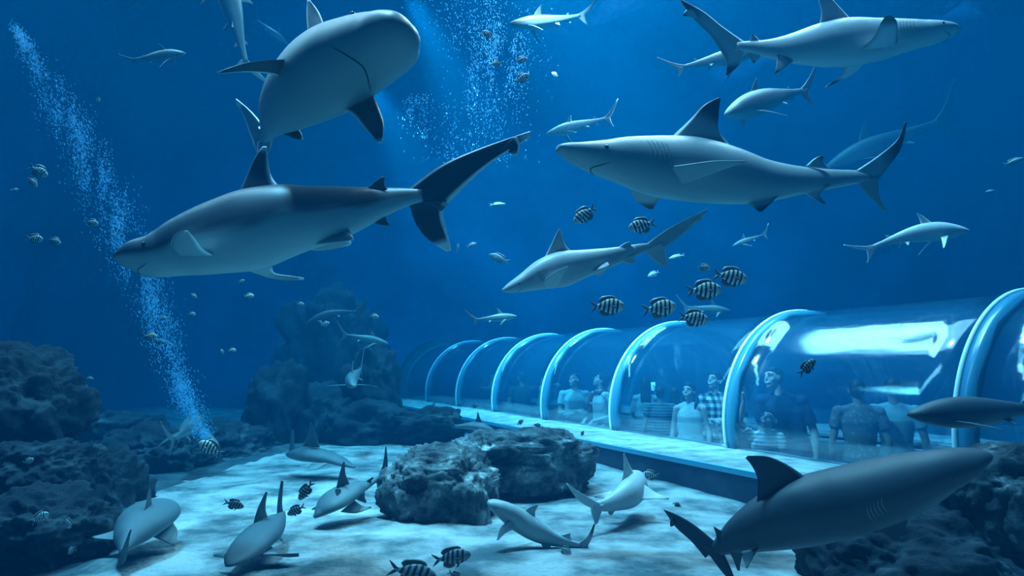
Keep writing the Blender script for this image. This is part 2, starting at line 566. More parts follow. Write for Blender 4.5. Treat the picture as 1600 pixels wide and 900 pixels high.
def shark_finish(root_name, bm, B, m, label, group=None, cat='shark', eye=True, gills=True, mouth=True, eye_t=.075, gill_t=.20, eye_a=.12, gill_m=None, gill_r=(-.42, .95), mouth_w=.98, mouth_c=.04, mouth_t=.07):
    me_name = root_name
    bmesh.ops.recalc_face_normals(bm, faces=bm.faces)
    me = bpy.data.meshes.new(me_name); bm.to_mesh(me); bm.free()
    base = B.c[len(B.c) // 2].copy()
    me.transform(Matrix.Translation(-base))
    o = link(root_name, me, m); o.location = base
    tag(o, label, cat, group)
    L = B.len
    def sub(name, b, mm):
        c = obj(name, b, mm); c.data.transform(Matrix.Translation(-base)); c.parent = o
        return c
    if eye:
        for sgn in (0, 1):
            a = eye_a if sgn == 0 else pi - eye_a
            b = bmesh.new(); p = B.at(eye_t, a, -.001 * L)
            ball(b, p, (.0062 * L), 12); sub('eye', b, M_eye)
    if gills:
        for sgn in (0, 1):
            b = bmesh.new()
            for q in range(5):
                t = gill_t + q * .013
                pts = []
                for k in range(9):
                    a = gill_r[0] + gill_r[1] * k / 8 - .03 * q
                    if sgn: a = pi - a
                    pts.append(B.at(t + .008 * sin(pi * k / 8) , a, .0004 * L))
                tube(b, pts, [.0001 * L + .0013 * L * sin(pi * k / 8) for k in range(9)], 6)
            g = sub('gill_slits', b, gill_m or M_gill)
    if mouth:
        b = bmesh.new(); pts = []
        for k in range(21):
            u = k / 20 * 2 - 1
            a = -pi / 2 + u * mouth_w
            pts.append(B.at(mouth_t + mouth_c * abs(u) ** 1.6, a, 0.0))
        tube(b, pts, [.0003 * L + .0016 * L * (1 - abs(k / 10 - 1) ** 3) for k in range(21)], 6)
        sub('mouth', b, M_dark)
    return o

WR = [(0, 1.7), (.06, 1.35), (.15, 1.0), (.35, .88), (.6, .82), (.85, .62), (1, .6)]
def pix_shark(name, dep, st, up, fins, m, label, group=None, wr=WR, **kw):
    """st: (px, py, half height px, extra depth); fins: list of dict(lead, trail, ...) in the same frame"""
    def P(q, extra=0):
        return W(q[0], q[1], dep + (q[2] if len(q) > 2 else 0))
    stt = [(W(x, y, dep + dd), hh / F * (dep + dd)) for x, y, hh, dd in st]
    bel = kw.pop('belly', 1.0); line = kw.pop('line', -.12); soft = kw.pop('soft', .3); seg = kw.pop('seg', 36)
    B = Body(stt, up, wr, belly=bel, seg=seg)
    bm = bmesh.new(); lay = bm.verts.layers.float_color.new('pigment')
    B.mesh(bm, lay, line, soft)
    for f in fins:
        f = dict(f); lead = [P(q) for q in f.pop('lead')]; trail = [P(q) for q in f.pop('trail')]
        fin(bm, lay, lead, trail, **f)
    return shark_finish(name, bm, B, m, label, group, **kw)

def Fn(lead, trail, tip='plain', **k):
    return dict(lead=lead, trail=trail, tip=tip, **k)

# canonical shark, nose at 0, root of the tail at 1 (x back, y side, z up); used for the sharks farther off
PROF = [(0, .006), (.015, .018), (.05, .034), (.11, .056), (.2, .080), (.3, .096), (.42, .098), (.54, .086), (.66, .066), (.78, .045), (.9, .028), (1.0, .022)]
def gen_shark(name, nose, tail, dep, label, m, dtail=0.0, bend=0.0, sag=0.0, roll=0.0, tip='plain', group=None, fat=1.0, pec=1.0, pecdrop=.55, peclow=0, lobe=(1., 1.), eye=True, gills=False, mouth=True, up=None, cat='shark', dors=1.0, tailyaw=0.0):
    A = W(nose[0], nose[1], dep); Z = W(tail[0], tail[1], dep + dtail)
    X = (Z - A); L = X.length; X.normalize()
    up0 = (up or Vector((0, 0, 1))).normalized()
    Y = X.cross(up0).normalized(); U = Y.cross(X).normalized()
    if roll:
        q = Matrix.Rotation(roll, 3, X); Y = q @ Y; U = q @ U
    def axis(t):               # gentle S of a swimming body
        return Vector((t, bend * sin(pi * min(t, 1.3)) + .35 * bend * sin(2 * pi * t), sag * sin(pi * min(t, 1.3))))
    def G(x, y, z):
        a = axis(x); d = (axis(x + .01) - axis(x - .01)).normalized()
        sx = Vector((-d.y, d.x, 0)).normalized()
        v = a + sx * y + Vector((0, 0, z))
        return A + (X * v.x + Y * v.y + U * v.z) * L
    st = [(G(t, 0, 0), h * L * fat) for t, h in PROF]
    B = Body(st, U, WR, nr=56, seg=24)
    bm = bmesh.new(); lay = bm.verts.layers.float_color.new('pigment')
    B.mesh(bm, lay)
    V = G
    f = fat
    d = dors
    fin(bm, lay, [V(.33, 0, .075 * f), V(.37, 0, .13 * d), V(.43, 0, .20 * d), V(.475, 0, .235 * d)], [V(.475, 0, .07 * f), V(.465, 0, .12 * d), V(.468, 0, .18 * d), V(.48, 0, .235 * d)], tip=tip, th=.09)
    fin(bm, lay, [V(.79, 0, .03), V(.815, 0, .055), V(.835, 0, .07)], [V(.85, 0, .025), V(.842, 0, .04), V(.85, 0, .068)], tip='plain', n=8)
    for s in (1, -1):
        k = pec
        fin(bm, lay, [V(.24, s * .055, -.045), V(.30, s * (.05 + .10 * k), -.05 - .06 * k * pecdrop), V(.37, s * (.05 + .2 * k), -.06 - .16 * k * pecdrop), V(.43, s * (.05 + .26 * k), -.07 - .25 * k * pecdrop)],
            [V(.345, s * .05, -.055), V(.36, s * (.05 + .07 * k), -.055 - .06 * k * pecdrop), V(.40, s * (.05 + .17 * k), -.06 - .16 * k * pecdrop), V(.438, s * (.05 + .258 * k), -.07 - .25 * k * pecdrop)], tip=tip, back=.85, th=.08)
        fin(bm, lay, [V(.62, s * .03, -.05), V(.66, s * .06, -.075), V(.69, s * .085, -.10)], [V(.69, s * .02, -.04), V(.695, s * .05, -.065), V(.70, s * .083, -.098)], tip='plain', n=8, back=.3)
    fin(bm, lay, [V(.80, 0, -.035), V(.83, 0, -.06), V(.855, 0, -.08)], [V(.865, 0, -.02), V(.855, 0, -.045), V(.868, 0, -.078)], n=8, back=.4)
    a, b = lobe
    ty = tailyaw
    fin(bm, lay, [V(.965, 0, .018), V(1.06, ty * .3, .07 * a), V(1.17, ty * .7, .16 * a), V(1.28, ty, .27 * a)], [V(1.02, 0, -.022), V(1.10, ty * .3, .015 * a), V(1.19, ty * .7, .12 * a), V(1.295, ty, .265 * a)], tip=tip, th=.07)
    fin(bm, lay, [V(.965, 0, -.018), V(1.0, ty * .1, -.07 * b), V(1.045, ty * .25, -.125 * b), V(1.09, ty * .35, -.165 * b)], [V(1.08, ty * .2, .02), V(1.075, ty * .2, -.05 * b), V(1.08, ty * .3, -.12 * b), V(1.10, ty * .35, -.165 * b)], tip=tip, th=.06)
    return shark_finish(name, bm, B, m, label, group, cat, eye, gills, mouth, gill_t=.21)
# ------------------------------------------------------------------ the big sharks
Z = Vector((0, 0, 1))
pix_shark('shark', 3.1, [(180, 404, 4, -.06), (191, 403, 12, -.06), (212, 401, 24, -.05), (245, 399, 34, -.03), (290, 385, 47, 0), (340, 371, 58, 0), (390, 359, 65, 0), (440, 346, 60, 0), (490, 338, 50, 0), (540, 329, 41, .02), (590, 317, 27, .04), (628, 309, 17, .05), (660, 305, 11, .05)],
    Vector((0, .28, 1)), [
    Fn([(372, 303, .0), (386, 272, .02), (398, 246, .03), (410, 229, .04)], [(440, 296, .0), (424, 275, .02), (419, 250, .03), (417, 229, .04)], 'white', tipat=.80),
    Fn([(575, 294, .03), (588, 282, .03), (598, 276, .03)], [(606, 296, .03), (600, 286, .03), (602, 277, .03)], n=8),
    Fn([(283, 402, -.10), (268, 386, -.20), (273, 367, -.33), (289, 361, -.42)], [(348, 404, -.10), (322, 392, -.20), (306, 374, -.33), (294, 361, -.42)], 'white', back=.1, tipat=.93),
    Fn([(378, 420, .05), (420, 434, .2), (450, 438, .3), (474, 437, .35)], [(425, 415, .05), (430, 427, .2), (455, 431, .3), (475, 434, .35)], 'white', back=.2),
    Fn([(478, 384, -.04), (520, 379, -.1), (550, 376, -.12)], [(545, 358, -.04), (550, 367, -.1), (553, 373, -.12)], 'white', back=.2, n=8),
    Fn([(470, 388, .08), (500, 392, .12), (545, 384, .16)], [(530, 368, .08), (545, 372, .12), (549, 380, .16)], 'white', back=.2, n=8),
    Fn([(573, 338, .03), (588, 350, .03), (606, 353, .03)], [(622, 322, .03), (603, 338, .03), (609, 351, .03)], n=8),
    Fn([(636, 297, .05), (690, 258, .07), (752, 231, .1), (828, 205, .14)], [(690, 330, .05), (722, 296, .07), (766, 256, .1), (831, 213, .14)], 'silver', th=.05, tipat=.86, n=26),
    Fn([(768, 246, .11), (788, 236, .12), (802, 243, .12)], [(806, 212, .12), (812, 225, .12), (808, 242, .12)], 'silver', th=.05, n=8),
    Fn([(638, 314, .05), (650, 350, .06), (670, 375, .07), (698, 393, .08)], [(698, 312, .05), (692, 335, .06), (699, 365, .07), (705, 391, .08)], 'silver', th=.06, tipat=.72),
    ], M_silver, 'very large dark shark with white-edged fins and long raised tail, upper left', line=-.26, soft=.12, eye_t=.11, gills=False, mouth_t=.075, mouth_w=.8)

pix_shark('shark', 3.0, [(647, 46, 7, -.42), (641, 50, 17, -.41), (626, 57, 31, -.38), (600, 70, 45, -.3), (560, 88, 57, -.15), (517, 110, 66, .02), (478, 135, 60, .25), (448, 161, 46, .5), (429, 186, 28, .75), (419, 206, 15, .95), (412, 222, 8, 1.1)],
    Vector((-.36, .75, .5)), [
    Fn([(500, 95, .05), (440, 93, -.08), (385, 98, -.18), (338, 113, -.25)], [(448, 133, .12), (430, 118, -.02), (388, 113, -.15), (342, 115, -.25)], 'silver', th=.07, back=.8, tipat=.93),
    Fn([(578, 138, -.05), (592, 168, -.12), (600, 195, -.2), (597, 222, -.25)], [(524, 168, .05), (548, 178, -.05), (570, 202, -.15), (590, 223, -.25)], 'silver', back=.8, tipat=.88),
    Fn([(508, 42, .35), (499, 20, .4), (484, 0, .45)], [(482, 58, .5), (479, 26, .5), (480, 1, .5)], 'white', tipat=.85),
    Fn([(424, 212, .95), (400, 182, 1.0), (386, 168, 1.05), (369, 154, 1.1)], [(402, 242, 1.1), (389, 205, 1.1), (379, 178, 1.1), (370, 164, 1.1)], 'white', tipat=.75),
    Fn([(426, 212, .95), (424, 230, 1.0), (414, 252, 1.05)], [(402, 222, 1.05), (402, 238, 1.05), (408, 252, 1.05)], 'white', n=8),
    Fn([(436, 206, .6), (458, 216, .55), (473, 219, .5)], [(450, 192, .6), (468, 203, .55), (473, 216, .5)], 'silver', n=8, back=.5),
    Fn([(410, 196, .9), (404, 198, .88), (404, 200, .86)], [(420, 205, .9), (412, 206, .88), (406, 202, .86)], 'white', n=6),
    ], M_grey, 'grey shark seen from below, broad rounded snout and mouth turned to the viewer', wr=[(0, 1.5), (.1, 1.15), (.3, 1.0), (1, .7)], line=.1, soft=.3, eye_t=.16, gills=False, mouth_t=.115, eye_a=.42, mouth_w=.8, mouth_c=.06)

pix_shark('shark', 4.2, [(1498, 47, 3, -.1), (1484, 48, 10, -.1), (1458, 51, 17, -.08), (1420, 55, 24, -.05), (1372, 62, 33, 0), (1322, 66, 38, 0), (1280, 71, 34, 0), (1238, 76, 25, 0), (1202, 76, 16, 0), (1172, 73, 10, 0), (1150, 72, 7, 0)],
    Vector((0, .25, 1)), [
    Fn([(1402, 68, -.14), (1403, 50, -.24), (1401, 33, -.33), (1392, 24, -.38)], [(1344, 78, -.14), (1366, 57, -.24), (1376, 36, -.33), (1384, 25, -.38)], 'black', back=.1, tipat=.66),
    Fn([(1358, 92, .1), (1338, 112, .2), (1315, 126, .27), (1289, 137, .33)], [(1318, 98, .1), (1316, 115, .2), (1306, 124, .27), (1291, 134, .33)], 'black', back=.2, tipat=.7),
    Fn([(1332, 32, 0), (1313, 12, 0), (1298, -4, 0), (1284, -15, 0)], [(1279, 44, 0), (1283, 20, 0), (1279, 2, 0), (1280, -14, 0)]),
    Fn([(1190, 66, 0), (1181, 57, 0), (1176, 53, 0)], [(1170, 68, 0), (1173, 60, 0), (1175, 54, 0)], 'black', n=8),
    Fn([(1166, 67, 0), (1130, 42, 0), (1098, 17, 0), (1062, -2, 0)], [(1132, 90, 0), (1112, 58, 0), (1090, 36, 0), (1066, 6, 0)], 'black', tipat=.8, th=.06),
    Fn([(1092, 30, 0), (1080, 28, 0), (1070, 25, 0)], [(1080, 12, 0), (1072, 16, 0), (1066, 24, 0)], 'black', n=8),
    Fn([(1164, 78, 0), (1156, 100, 0), (1136, 118, 0)], [(1130, 82, 0), (1135, 102, 0), (1134, 117, 0)], 'black', tipat=.6),
    Fn([(1240, 96, -.05), (1224, 108, -.08), (1212, 115, -.1)], [(1214, 86, -.05), (1213, 102, -.08), (1211, 113, -.1)], 'black', n=8, back=.2),
    Fn([(1192, 84, 0), (1184, 94, 0), (1178, 99, 0)], [(1168, 80, 0), (1173, 91, 0), (1176, 98, 0)], 'black', n=8),
    ], M_pale, 'pale grey shark with black-tipped fins heading right along the top edge', line=-.2, soft=.25, eye_t=.085, gill_t=.2, mouth_t=.05)

pix_shark('shark', 3.5, [(871, 231, 4, -.22), (881, 234, 9, -.21), (903, 240, 16, -.2), (940, 247, 27, -.15), (980, 252, 38, -.1), (1030, 260, 48, -.05), (1085, 265, 51, 0), (1140, 274, 46, 0), (1190, 282, 36, .05), (1240, 282, 25, .1), (1290, 280, 17, .15), (1330, 277, 12, .2), (1358, 275, 9, .22)],
    Vector((0, .22, 1)), [
    Fn([(1050, 213, 0), (1078, 187, 0), (1100, 164, 0), (1124, 152, 0)], [(1148, 234, 0), (1124, 206, 0), (1123, 180, 0), (1126, 154, 0)], 'black', tipat=.55, th=.08, edge=False),  # outer half blackened: shade of the backlit fin is in its colour
    Fn([(1258, 260, .12), (1272, 248, .12), (1284, 243, .12)], [(1298, 264, .12), (1287, 255, .12), (1287, 245, .12)], 'black', n=8),
    Fn([(1016, 264, -.13), (1070, 257, -.24), (1118, 251, -.32), (1164, 251, -.38)], [(1058, 292, -.13), (1090, 280, -.22), (1127, 266, -.3), (1164, 254, -.38)], back=.7, th=.08),
    Fn([(985, 290, .08), (992, 312, .15), (1014, 327, .2)], [(1045, 302, .08), (1028, 314, .15), (1021, 326, .2)], 'black', back=.1, tipat=.7),
    Fn([(1160, 312, 0), (1178, 325, -.02), (1186, 331, -.04)], [(1222, 300, 0), (1206, 317, -.02), (1190, 331, -.04)], 'black', back=.3, n=8, tipat=.6),
    Fn([(1248, 296, .1), (1266, 308, .1), (1288, 319, .1)], [(1302, 288, .1), (1281, 303, .1), (1290, 317, .1)], 'black', n=8),
    Fn([(1338, 266, .2), (1374, 242, .22), (1402, 218, .24), (1414, 190, .26)], [(1362, 296, .2), (1384, 266, .22), (1408, 232, .24), (1417, 192, .26)], back=1, tip='black', tipat=.5, th=.05),
    Fn([(1338, 283, .2), (1356, 306, .2), (1383, 331, .2)], [(1372, 276, .2), (1374, 305, .2), (1386, 330, .2)], back=.2, th=.06),
    ], M_grey, 'large grey shark with dark dorsal fin gliding left across the upper right', line=-.2, soft=.15, eye_t=.12, gill_t=.24, mouth_t=.095, mouth_w=.85)

pix_shark('shark', 3.4, [(785, 454, 2, -.1), (797, 450, 8, -.09), (820, 441, 15, -.07), (850, 428, 24, -.03), (880, 420, 28, 0), (912, 412, 22, 0), (942, 405, 17, .03), (972, 397, 12, .06), (1000, 389, 8, .08), (1016, 386, 6, .09)],
    Vector((-.1, -.1, 1)), [
    Fn([(848, 407, 0), (860, 384, 0), (867, 369, 0), (873, 358, 0)], [(896, 396, 0), (883, 382, 0), (879, 370, 0), (876, 358, 0)], th=.08),
    Fn([(962, 389, .05), (974, 381, .05), (984, 377, .05)], [(995, 389, .05), (986, 383, .05), (986, 378, .05)], n=8),
    Fn([(843, 442, -.08), (858, 431, -.14), (872, 422, -.19), (887, 416, -.23)], [(872, 450, -.08), (877, 437, -.14), (880, 428, -.19), (888, 418, -.23)], back=.9),
    Fn([(868, 446, .05), (876, 448, .1), (883, 446, .14)], [(884, 438, .05), (884, 442, .1), (885, 445, .14)], back=.3, n=8),
    Fn([(924, 424, -.04), (936, 422, -.06), (951, 415, -.08)], [(950, 409, -.02), (951, 412, -.06), (952, 414, -.08)], n=8, back=.1),
    Fn([(926, 424, .02), (932, 430, .04), (938, 431, .05)], [(952, 412, .02), (946, 422, .04), (941, 430, .05)], n=8, back=.5),
    Fn([(963, 405, .05), (978, 411, .05), (990, 412, .05)], [(1002, 394, .05), (991, 404, .05), (992, 411, .05)], n=8),
    Fn([(1006, 384, .08), (1038, 361, .1), (1074, 341, .12), (1105, 327, .14)], [(1038, 388, .08), (1058, 373, .1), (1083, 352, .12), (1104, 331, .14)], th=.06),
    Fn([(1074, 355, .12), (1084, 350, .12), (1092, 346, .12)], [(1088, 340, .12), (1093, 341, .12), (1096, 345, .12)], n=8),
    Fn([(1007, 391, .08), (1020, 406, .09), (1040, 417, .1)], [(1036, 378, .08), (1040, 396, .09), (1043, 415, .1)], th=.06),
    ], M_pale, 'slender light grey shark angled down to the left above the striped fish', line=-.2, soft=.3, eye_t=.1, gill_t=.21, mouth_t=.07)

pix_shark('shark', 2.25, [(1547, 711, 4, -.12), (1538, 713, 10, -.12), (1515, 720, 20, -.11), (1475, 734, 32, -.1), (1424, 752, 44, -.06), (1370, 769, 50, -.03), (1312, 785, 53, 0), (1258, 799, 53, 0), (1205, 816, 45, .02), (1163, 834, 32, .04), (1135, 849, 19, .06), (1113, 861, 9, .07)],
    [(0, Vector((-.1, -.35, 1))), (1, Vector((-.35, -.25, 1)))], [
    Fn([(1262, 748, 0), (1232, 727, .0), (1200, 713, 0), (1168, 712, 0)], [(1182, 790, 0), (1184, 752, 0), (1176, 730, 0), (1165, 716, 0)], th=.07),
    Fn([(1136, 830, .05), (1125, 828, .05), (1115, 822, .05)], [(1120, 848, .05), (1119, 836, .05), (1115, 824, .05)], n=8),
    Fn([(1416, 790, .05), (1418, 815, .1), (1403, 845, .15)], [(1345, 820, .05), (1376, 830, .1), (1396, 845, .15)], back=1),
    Fn([(1186, 856, -.02), (1174, 876, -.04), (1168, 888, -.06)], [(1158, 862, -.02), (1163, 878, -.04), (1165, 887, -.06)], n=8, back=.6),
    Fn([(1162, 862, .04), (1157, 880, .04), (1156, 892, .04)], [(1140, 862, .04), (1147, 878, .04), (1152, 891, .04)], n=8, back=.6),
    Fn([(1124, 852, .06), (1088, 822, .08), (1060, 805, .1), (1037, 796, .12)], [(1102, 872, .06), (1080, 846, .08), (1056, 824, .1), (1040, 801, .12)], th=.07),
    Fn([(1058, 820, .1), (1052, 822, .1), (1049, 823, .1)], [(1050, 808, .1), (1047, 814, .1), (1047, 822, .1)], n=6),
    Fn([(1132, 866, .06), (1142, 888, .05), (1152, 914, .04)], [(1098, 852, .06), (1122, 886, .05), (1146, 914, .04)], th=.07),
    ], M_duskyk, 'large dark shark heading right with visible gill slits, lower right foreground', line=-.5, soft=.3, eye_t=.15, gill_t=.385, gill_m=M_gill2, gill_r=(-.12, .5), mouth_t=.12, wr=[(0, 1.5), (.15, 1.0), (.5, .9), (1, .6)])

# ------------------------------------------------------------------ sharks and wedgefish over the sand
WF = [(0, 1.6), (.12, 2.0), (.3, 1.9), (.5, 1.7), (.8, 1.3), (1, .9)]
pix_shark('wedgefish', 3.05, [(252, 785, 3.7, .5), (248, 791, 12.6, .43), (238, 803, 21.5, .3), (223, 820, 24.4, .14), (208, 838, 20.7, .02), (198, 853, 12.6, -.07), (191, 864, 4.4, -.14)], Z, [
    Fn([(222, 806, .3), (180, 828, .22), (142, 839, .15)], [(198, 846, .1), (175, 844, .14), (144, 841, .15)], back=.6),
    Fn([(262, 806, .35), (277, 828, .28), (274, 850, .2)], [(236, 838, .15), (256, 846, .17), (270, 852, .2)], back=.6),
    Fn([(238, 795, .25), (236, 778, .22), (236, 758, .2)], [(222, 805, .1), (228, 785, .15), (233, 760, .2)]),
    Fn([(201, 862, -.12), (202, 845, -.14), (206, 827, -.16)], [(187, 868, -.16), (194, 850, -.16), (203, 828, -.16)]),
    Fn([(199, 860, -.12), (197, 874, -.14), (190, 883, -.16)], [(186, 862, -.16), (184, 872, -.16), (187, 882, -.16)], n=8)],
    M_sandy, 'blunt grey bottom shark seen from behind on the sand beside the dark rocks', wr=WF, belly=.5, cat='shark', eye=False, gills=False, mouth=False)
pix_shark('wedgefish', 3.2, [(355, 885, 3, -.36), (362, 880, 7, -.33), (376, 868, 12, -.24), (394, 850, 16, -.12), (412, 834, 18, 0), (428, 819, 14, .12), (438, 809, 8, .2), (442, 802, 4, .26)], Vector((.1, .25, 1)), [
    Fn([(394, 826, 0), (402, 796, .02), (415, 768, .06)], [(421, 815, .1), (415, 795, .08), (418, 769, .06)]),
    Fn([(432, 813, .2), (434, 780, .22), (439, 750, .25)], [(445, 808, .25), (441, 788, .24), (443, 752, .25)]),
    Fn([(372, 860, -.2), (350, 862, -.2), (333, 867, -.2)], [(366, 872, -.28), (352, 872, -.24), (335, 870, -.2)], n=8, back=.6),
    Fn([(392, 868, -.2), (430, 866, -.18), (467, 864, -.15)], [(420, 848, -.05), (440, 869, -.1), (467, 870, -.15)], back=.6),
    Fn([(424, 838, .05), (434, 842, .05), (441, 846, .05)], [(434, 826, .1), (438, 836, .08), (442, 844, .05)], n=8, back=.6)],
    M_sandy, 'bottom shark coming forward on bright sand with two tall upright fins', wr=WF, belly=.5, gills=False, eye_t=.16, mouth_t=.12)
pix_shark('wedgefish', 3.85, [(491, 809, 3.0, -.15), (499, 803, 8.1, -.13), (514, 791, 14.1, -.08), (532, 778, 16.3, 0), (550, 768, 14.1, .08), (568, 761, 8.9, .15), (584, 752, 5.2, .22), (596, 746, 3.7, .28)], Vector((.05, .15, 1)), [
    Fn([(524, 768, 0), (530, 742, 0), (536, 721, 0)], [(547, 757, .05), (540, 740, .03), (539, 722, 0)]),
    Fn([(588, 750, .25), (598, 726, .25), (602, 697, .25)], [(600, 750, .3), (606, 732, .27), (604, 699, .25)]),
    Fn([(588, 748, .25), (590, 764, .25), (597, 777, .25)], [(600, 746, .3), (597, 760, .27), (600, 776, .25)], n=8),
    Fn([(566, 758, .15), (575, 750, .15), (582, 745, .15)], [(580, 756, .18), (580, 752, .17), (584, 747, .15)], n=8),
    Fn([(532, 800, -.05), (556, 802, -.02), (580, 794, 0)], [(554, 782, .05), (566, 790, .03), (580, 791, 0)], back=.6),
    Fn([(508, 786, -.1), (496, 790, -.08), (487, 795, -.05)], [(502, 798, -.12), (495, 796, -.08), (488, 797, -.05)], n=6, back=.6),
    Fn([(556, 780, .1), (565, 784, .1), (571, 786, .1)], [(570, 768, .13), (570, 777, .12), (573, 784, .1)], n=6, back=.6)],
    M_sandy, 'bottom shark with pale face and curled tail beside the large boulder', wr=WF, belly=.5, gills=False, eye_t=.14, mouth_t=.1)
pix_shark('wedgefish', 5.5, [(554, 731, 2.2, -.1), (541, 726, 5.9, -.08), (521, 719, 9.6, -.03), (500, 715, 13.3, 0), (480, 713, 14.1, .05), (464, 712, 10.4, .12), (454, 711, 5.9, .2), (449, 710, 3.0, .28)], Z, [
    Fn([(500, 699, 0), (494, 680, 0), (487, 660, 0)], [(472, 697, .05), (480, 682, .03), (484, 661, 0)]),
    Fn([(460, 708, .2), (460, 690, .24), (459, 672, .28)], [(451, 710, .28), (453, 690, .28), (455, 672, .28)]),
    Fn([(512, 724, -.15), (498, 732, -.2), (485, 735, -.24)], [(485, 726, -.12), (482, 731, -.18), (482, 734, -.24)], n=8, back=.6)],
    M_sandy, 'grey bottom shark resting at the far edge of the sand facing right', wr=WF, belly=.5, gills=False)
pix_shark('shark', 3.3, [(762, 783, 2, -.05), (770, 788, 8, -.05), (788, 798, 14, -.03), (812, 813, 18, 0), (838, 829, 17, 0), (862, 841, 12, 0), (885, 848, 7, 0), (906, 852, 4, 0)], Vector((.15, -.25, 1)), [
    Fn([(815, 800, 0), (827, 792, 0), (839, 788, 0)], [(838, 814, 0), (836, 801, 0), (841, 790, 0)], n=10),
    Fn([(876, 836, 0), (884, 834, 0), (891, 833, 0)], [(893, 843, 0), (891, 838, 0), (892, 835, 0)], n=6),
    Fn([(798, 812, -.06), (782, 824, -.1), (776, 844, -.13)], [(806, 826, -.06), (790, 833, -.1), (779, 844, -.13)], back=.9),
    Fn([(802, 806, .06), (818, 812, .1), (826, 822, .12)], [(812, 800, .06), (822, 808, .1), (829, 818, .12)], back=.9, n=8),
    Fn([(844, 848, -.02), (849, 856, -.04), (853, 863, -.05)], [(864, 850, -.02), (858, 857, -.04), (855, 863, -.05)], n=8, back=.3),
    Fn([(902, 849, 0), (918, 837, 0), (928, 818, 0)], [(916, 858, 0), (925, 840, 0), (930, 819, 0)], 'black', tipat=.7),
    Fn([(904, 853, 0), (912, 866, 0), (919, 877, 0)], [(918, 848, 0), (921, 864, 0), (922, 877, 0)], 'black', tipat=.7)],
    M_grey, 'small grey shark over the sand just in front of the boulder, nose at the rock', line=-.3, gills=False)
pix_shark('shark', 3.75, [(990, 741, 5, .5), (992, 748, 14, .42), (991, 760, 22, .28), (982, 771, 22, .12), (966, 781, 16, 0), (946, 789, 10, -.1), (926, 791, 6, -.16)], Vector((0, .1, 1)), [
    Fn([(993, 744, .3), (984, 727, .25), (976, 708, .2)], [(968, 762, .1), (974, 738, .15), (974, 709, .2)]),
    Fn([(1006, 756, .2), (1026, 770, .15), (1046, 778, .1)], [(996, 782, .1), (1020, 780, .1), (1044, 781, .1)], back=.8),
    Fn([(970, 764, .2), (946, 769, .12), (927, 775, .1)], [(964, 780, .05), (946, 779, .08), (930, 778, .1)], back=.8),
    Fn([(930, 797, -.15), (905, 783, -.2), (884, 755, -.24)], [(938, 787, -.15), (914, 774, -.2), (890, 758, -.24)], th=.12),
    Fn([(922, 790, -.15), (925, 806, -.16), (930, 820, -.18)], [(944, 788, -.15), (939, 803, -.16), (934, 818, -.18)], n=8),
    Fn([(956, 790, -.05), (950, 800, -.07), (954, 806, -.08)], [(972, 786, 0), (962, 797, -.05), (957, 804, -.08)], n=8, back=.4)],
    M_pale, 'pale shark swimming away over the sand toward the tunnel ledge, pectoral fins spread', line=-.3, gills=False, eye=False, mouth=False)
pix_shark('shark', 6.3, [(776, 680, 2.2, 0), (766, 674, 5.9, 0), (751, 669, 8.9, 0), (735, 667, 7.4, 0), (722, 667, 4.4, 0), (710, 666, 2.2, 0)], Z, [
    Fn([(760, 670, 0), (751, 655, 0), (747, 643, 0)], [(740, 664, 0), (744, 655, 0), (746, 644, 0)], n=8),
    Fn([(712, 665, 0), (704, 656, 0), (699, 648, 0)], [(706, 670, 0), (702, 660, 0), (698, 650, 0)], n=8)],
    M_sandy, 'faint bottom shark with upright dorsal fin beside the far tunnel ledge', gills=False, wr=WF, belly=.5)
pix_shark('shark', 4.75, [(603, 764, 3.0, 0), (612, 758, 8.9, 0), (628, 749, 14.1, 0), (645, 742, 11.1, 0), (659, 734, 5.9, 0), (668, 727, 3.0, 0)], Z, [
    Fn([(662, 732, 0), (671, 716, 0), (678, 700, 0)], [(674, 730, 0), (677, 718, 0), (681, 702, 0)], n=8),
    Fn([(632, 732, 0), (640, 722, 0), (648, 716, 0)], [(648, 738, 0), (648, 728, 0), (650, 718, 0)], n=8)],
    M_sandy, 'grey bottom shark mostly hidden behind the large boulder', gills=False, wr=WF, belly=.5)

# ------------------------------------------------------------------ sharks farther off
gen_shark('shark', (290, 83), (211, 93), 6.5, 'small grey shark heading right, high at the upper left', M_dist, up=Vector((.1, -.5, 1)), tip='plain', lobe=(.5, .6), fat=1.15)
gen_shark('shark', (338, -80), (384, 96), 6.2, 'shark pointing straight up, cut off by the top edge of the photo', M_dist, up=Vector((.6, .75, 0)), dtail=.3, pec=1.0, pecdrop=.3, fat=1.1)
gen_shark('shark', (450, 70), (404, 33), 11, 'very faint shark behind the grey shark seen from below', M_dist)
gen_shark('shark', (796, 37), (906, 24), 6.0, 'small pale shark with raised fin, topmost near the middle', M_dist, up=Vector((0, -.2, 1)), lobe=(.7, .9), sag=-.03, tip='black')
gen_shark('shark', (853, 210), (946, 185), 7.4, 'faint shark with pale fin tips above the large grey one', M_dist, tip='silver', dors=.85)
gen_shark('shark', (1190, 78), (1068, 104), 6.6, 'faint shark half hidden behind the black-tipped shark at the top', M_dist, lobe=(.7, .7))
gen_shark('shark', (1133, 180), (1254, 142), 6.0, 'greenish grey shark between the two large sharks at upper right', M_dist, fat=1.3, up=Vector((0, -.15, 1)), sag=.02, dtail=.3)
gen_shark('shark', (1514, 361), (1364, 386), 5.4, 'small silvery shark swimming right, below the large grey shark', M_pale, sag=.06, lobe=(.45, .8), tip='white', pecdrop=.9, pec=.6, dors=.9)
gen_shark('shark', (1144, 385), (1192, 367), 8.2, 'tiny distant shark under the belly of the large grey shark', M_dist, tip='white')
gen_shark('shark', (1288, 264), (1466, 190), 11.5, 'faint dark shark behind the tail of the large grey shark', M_duskyk)
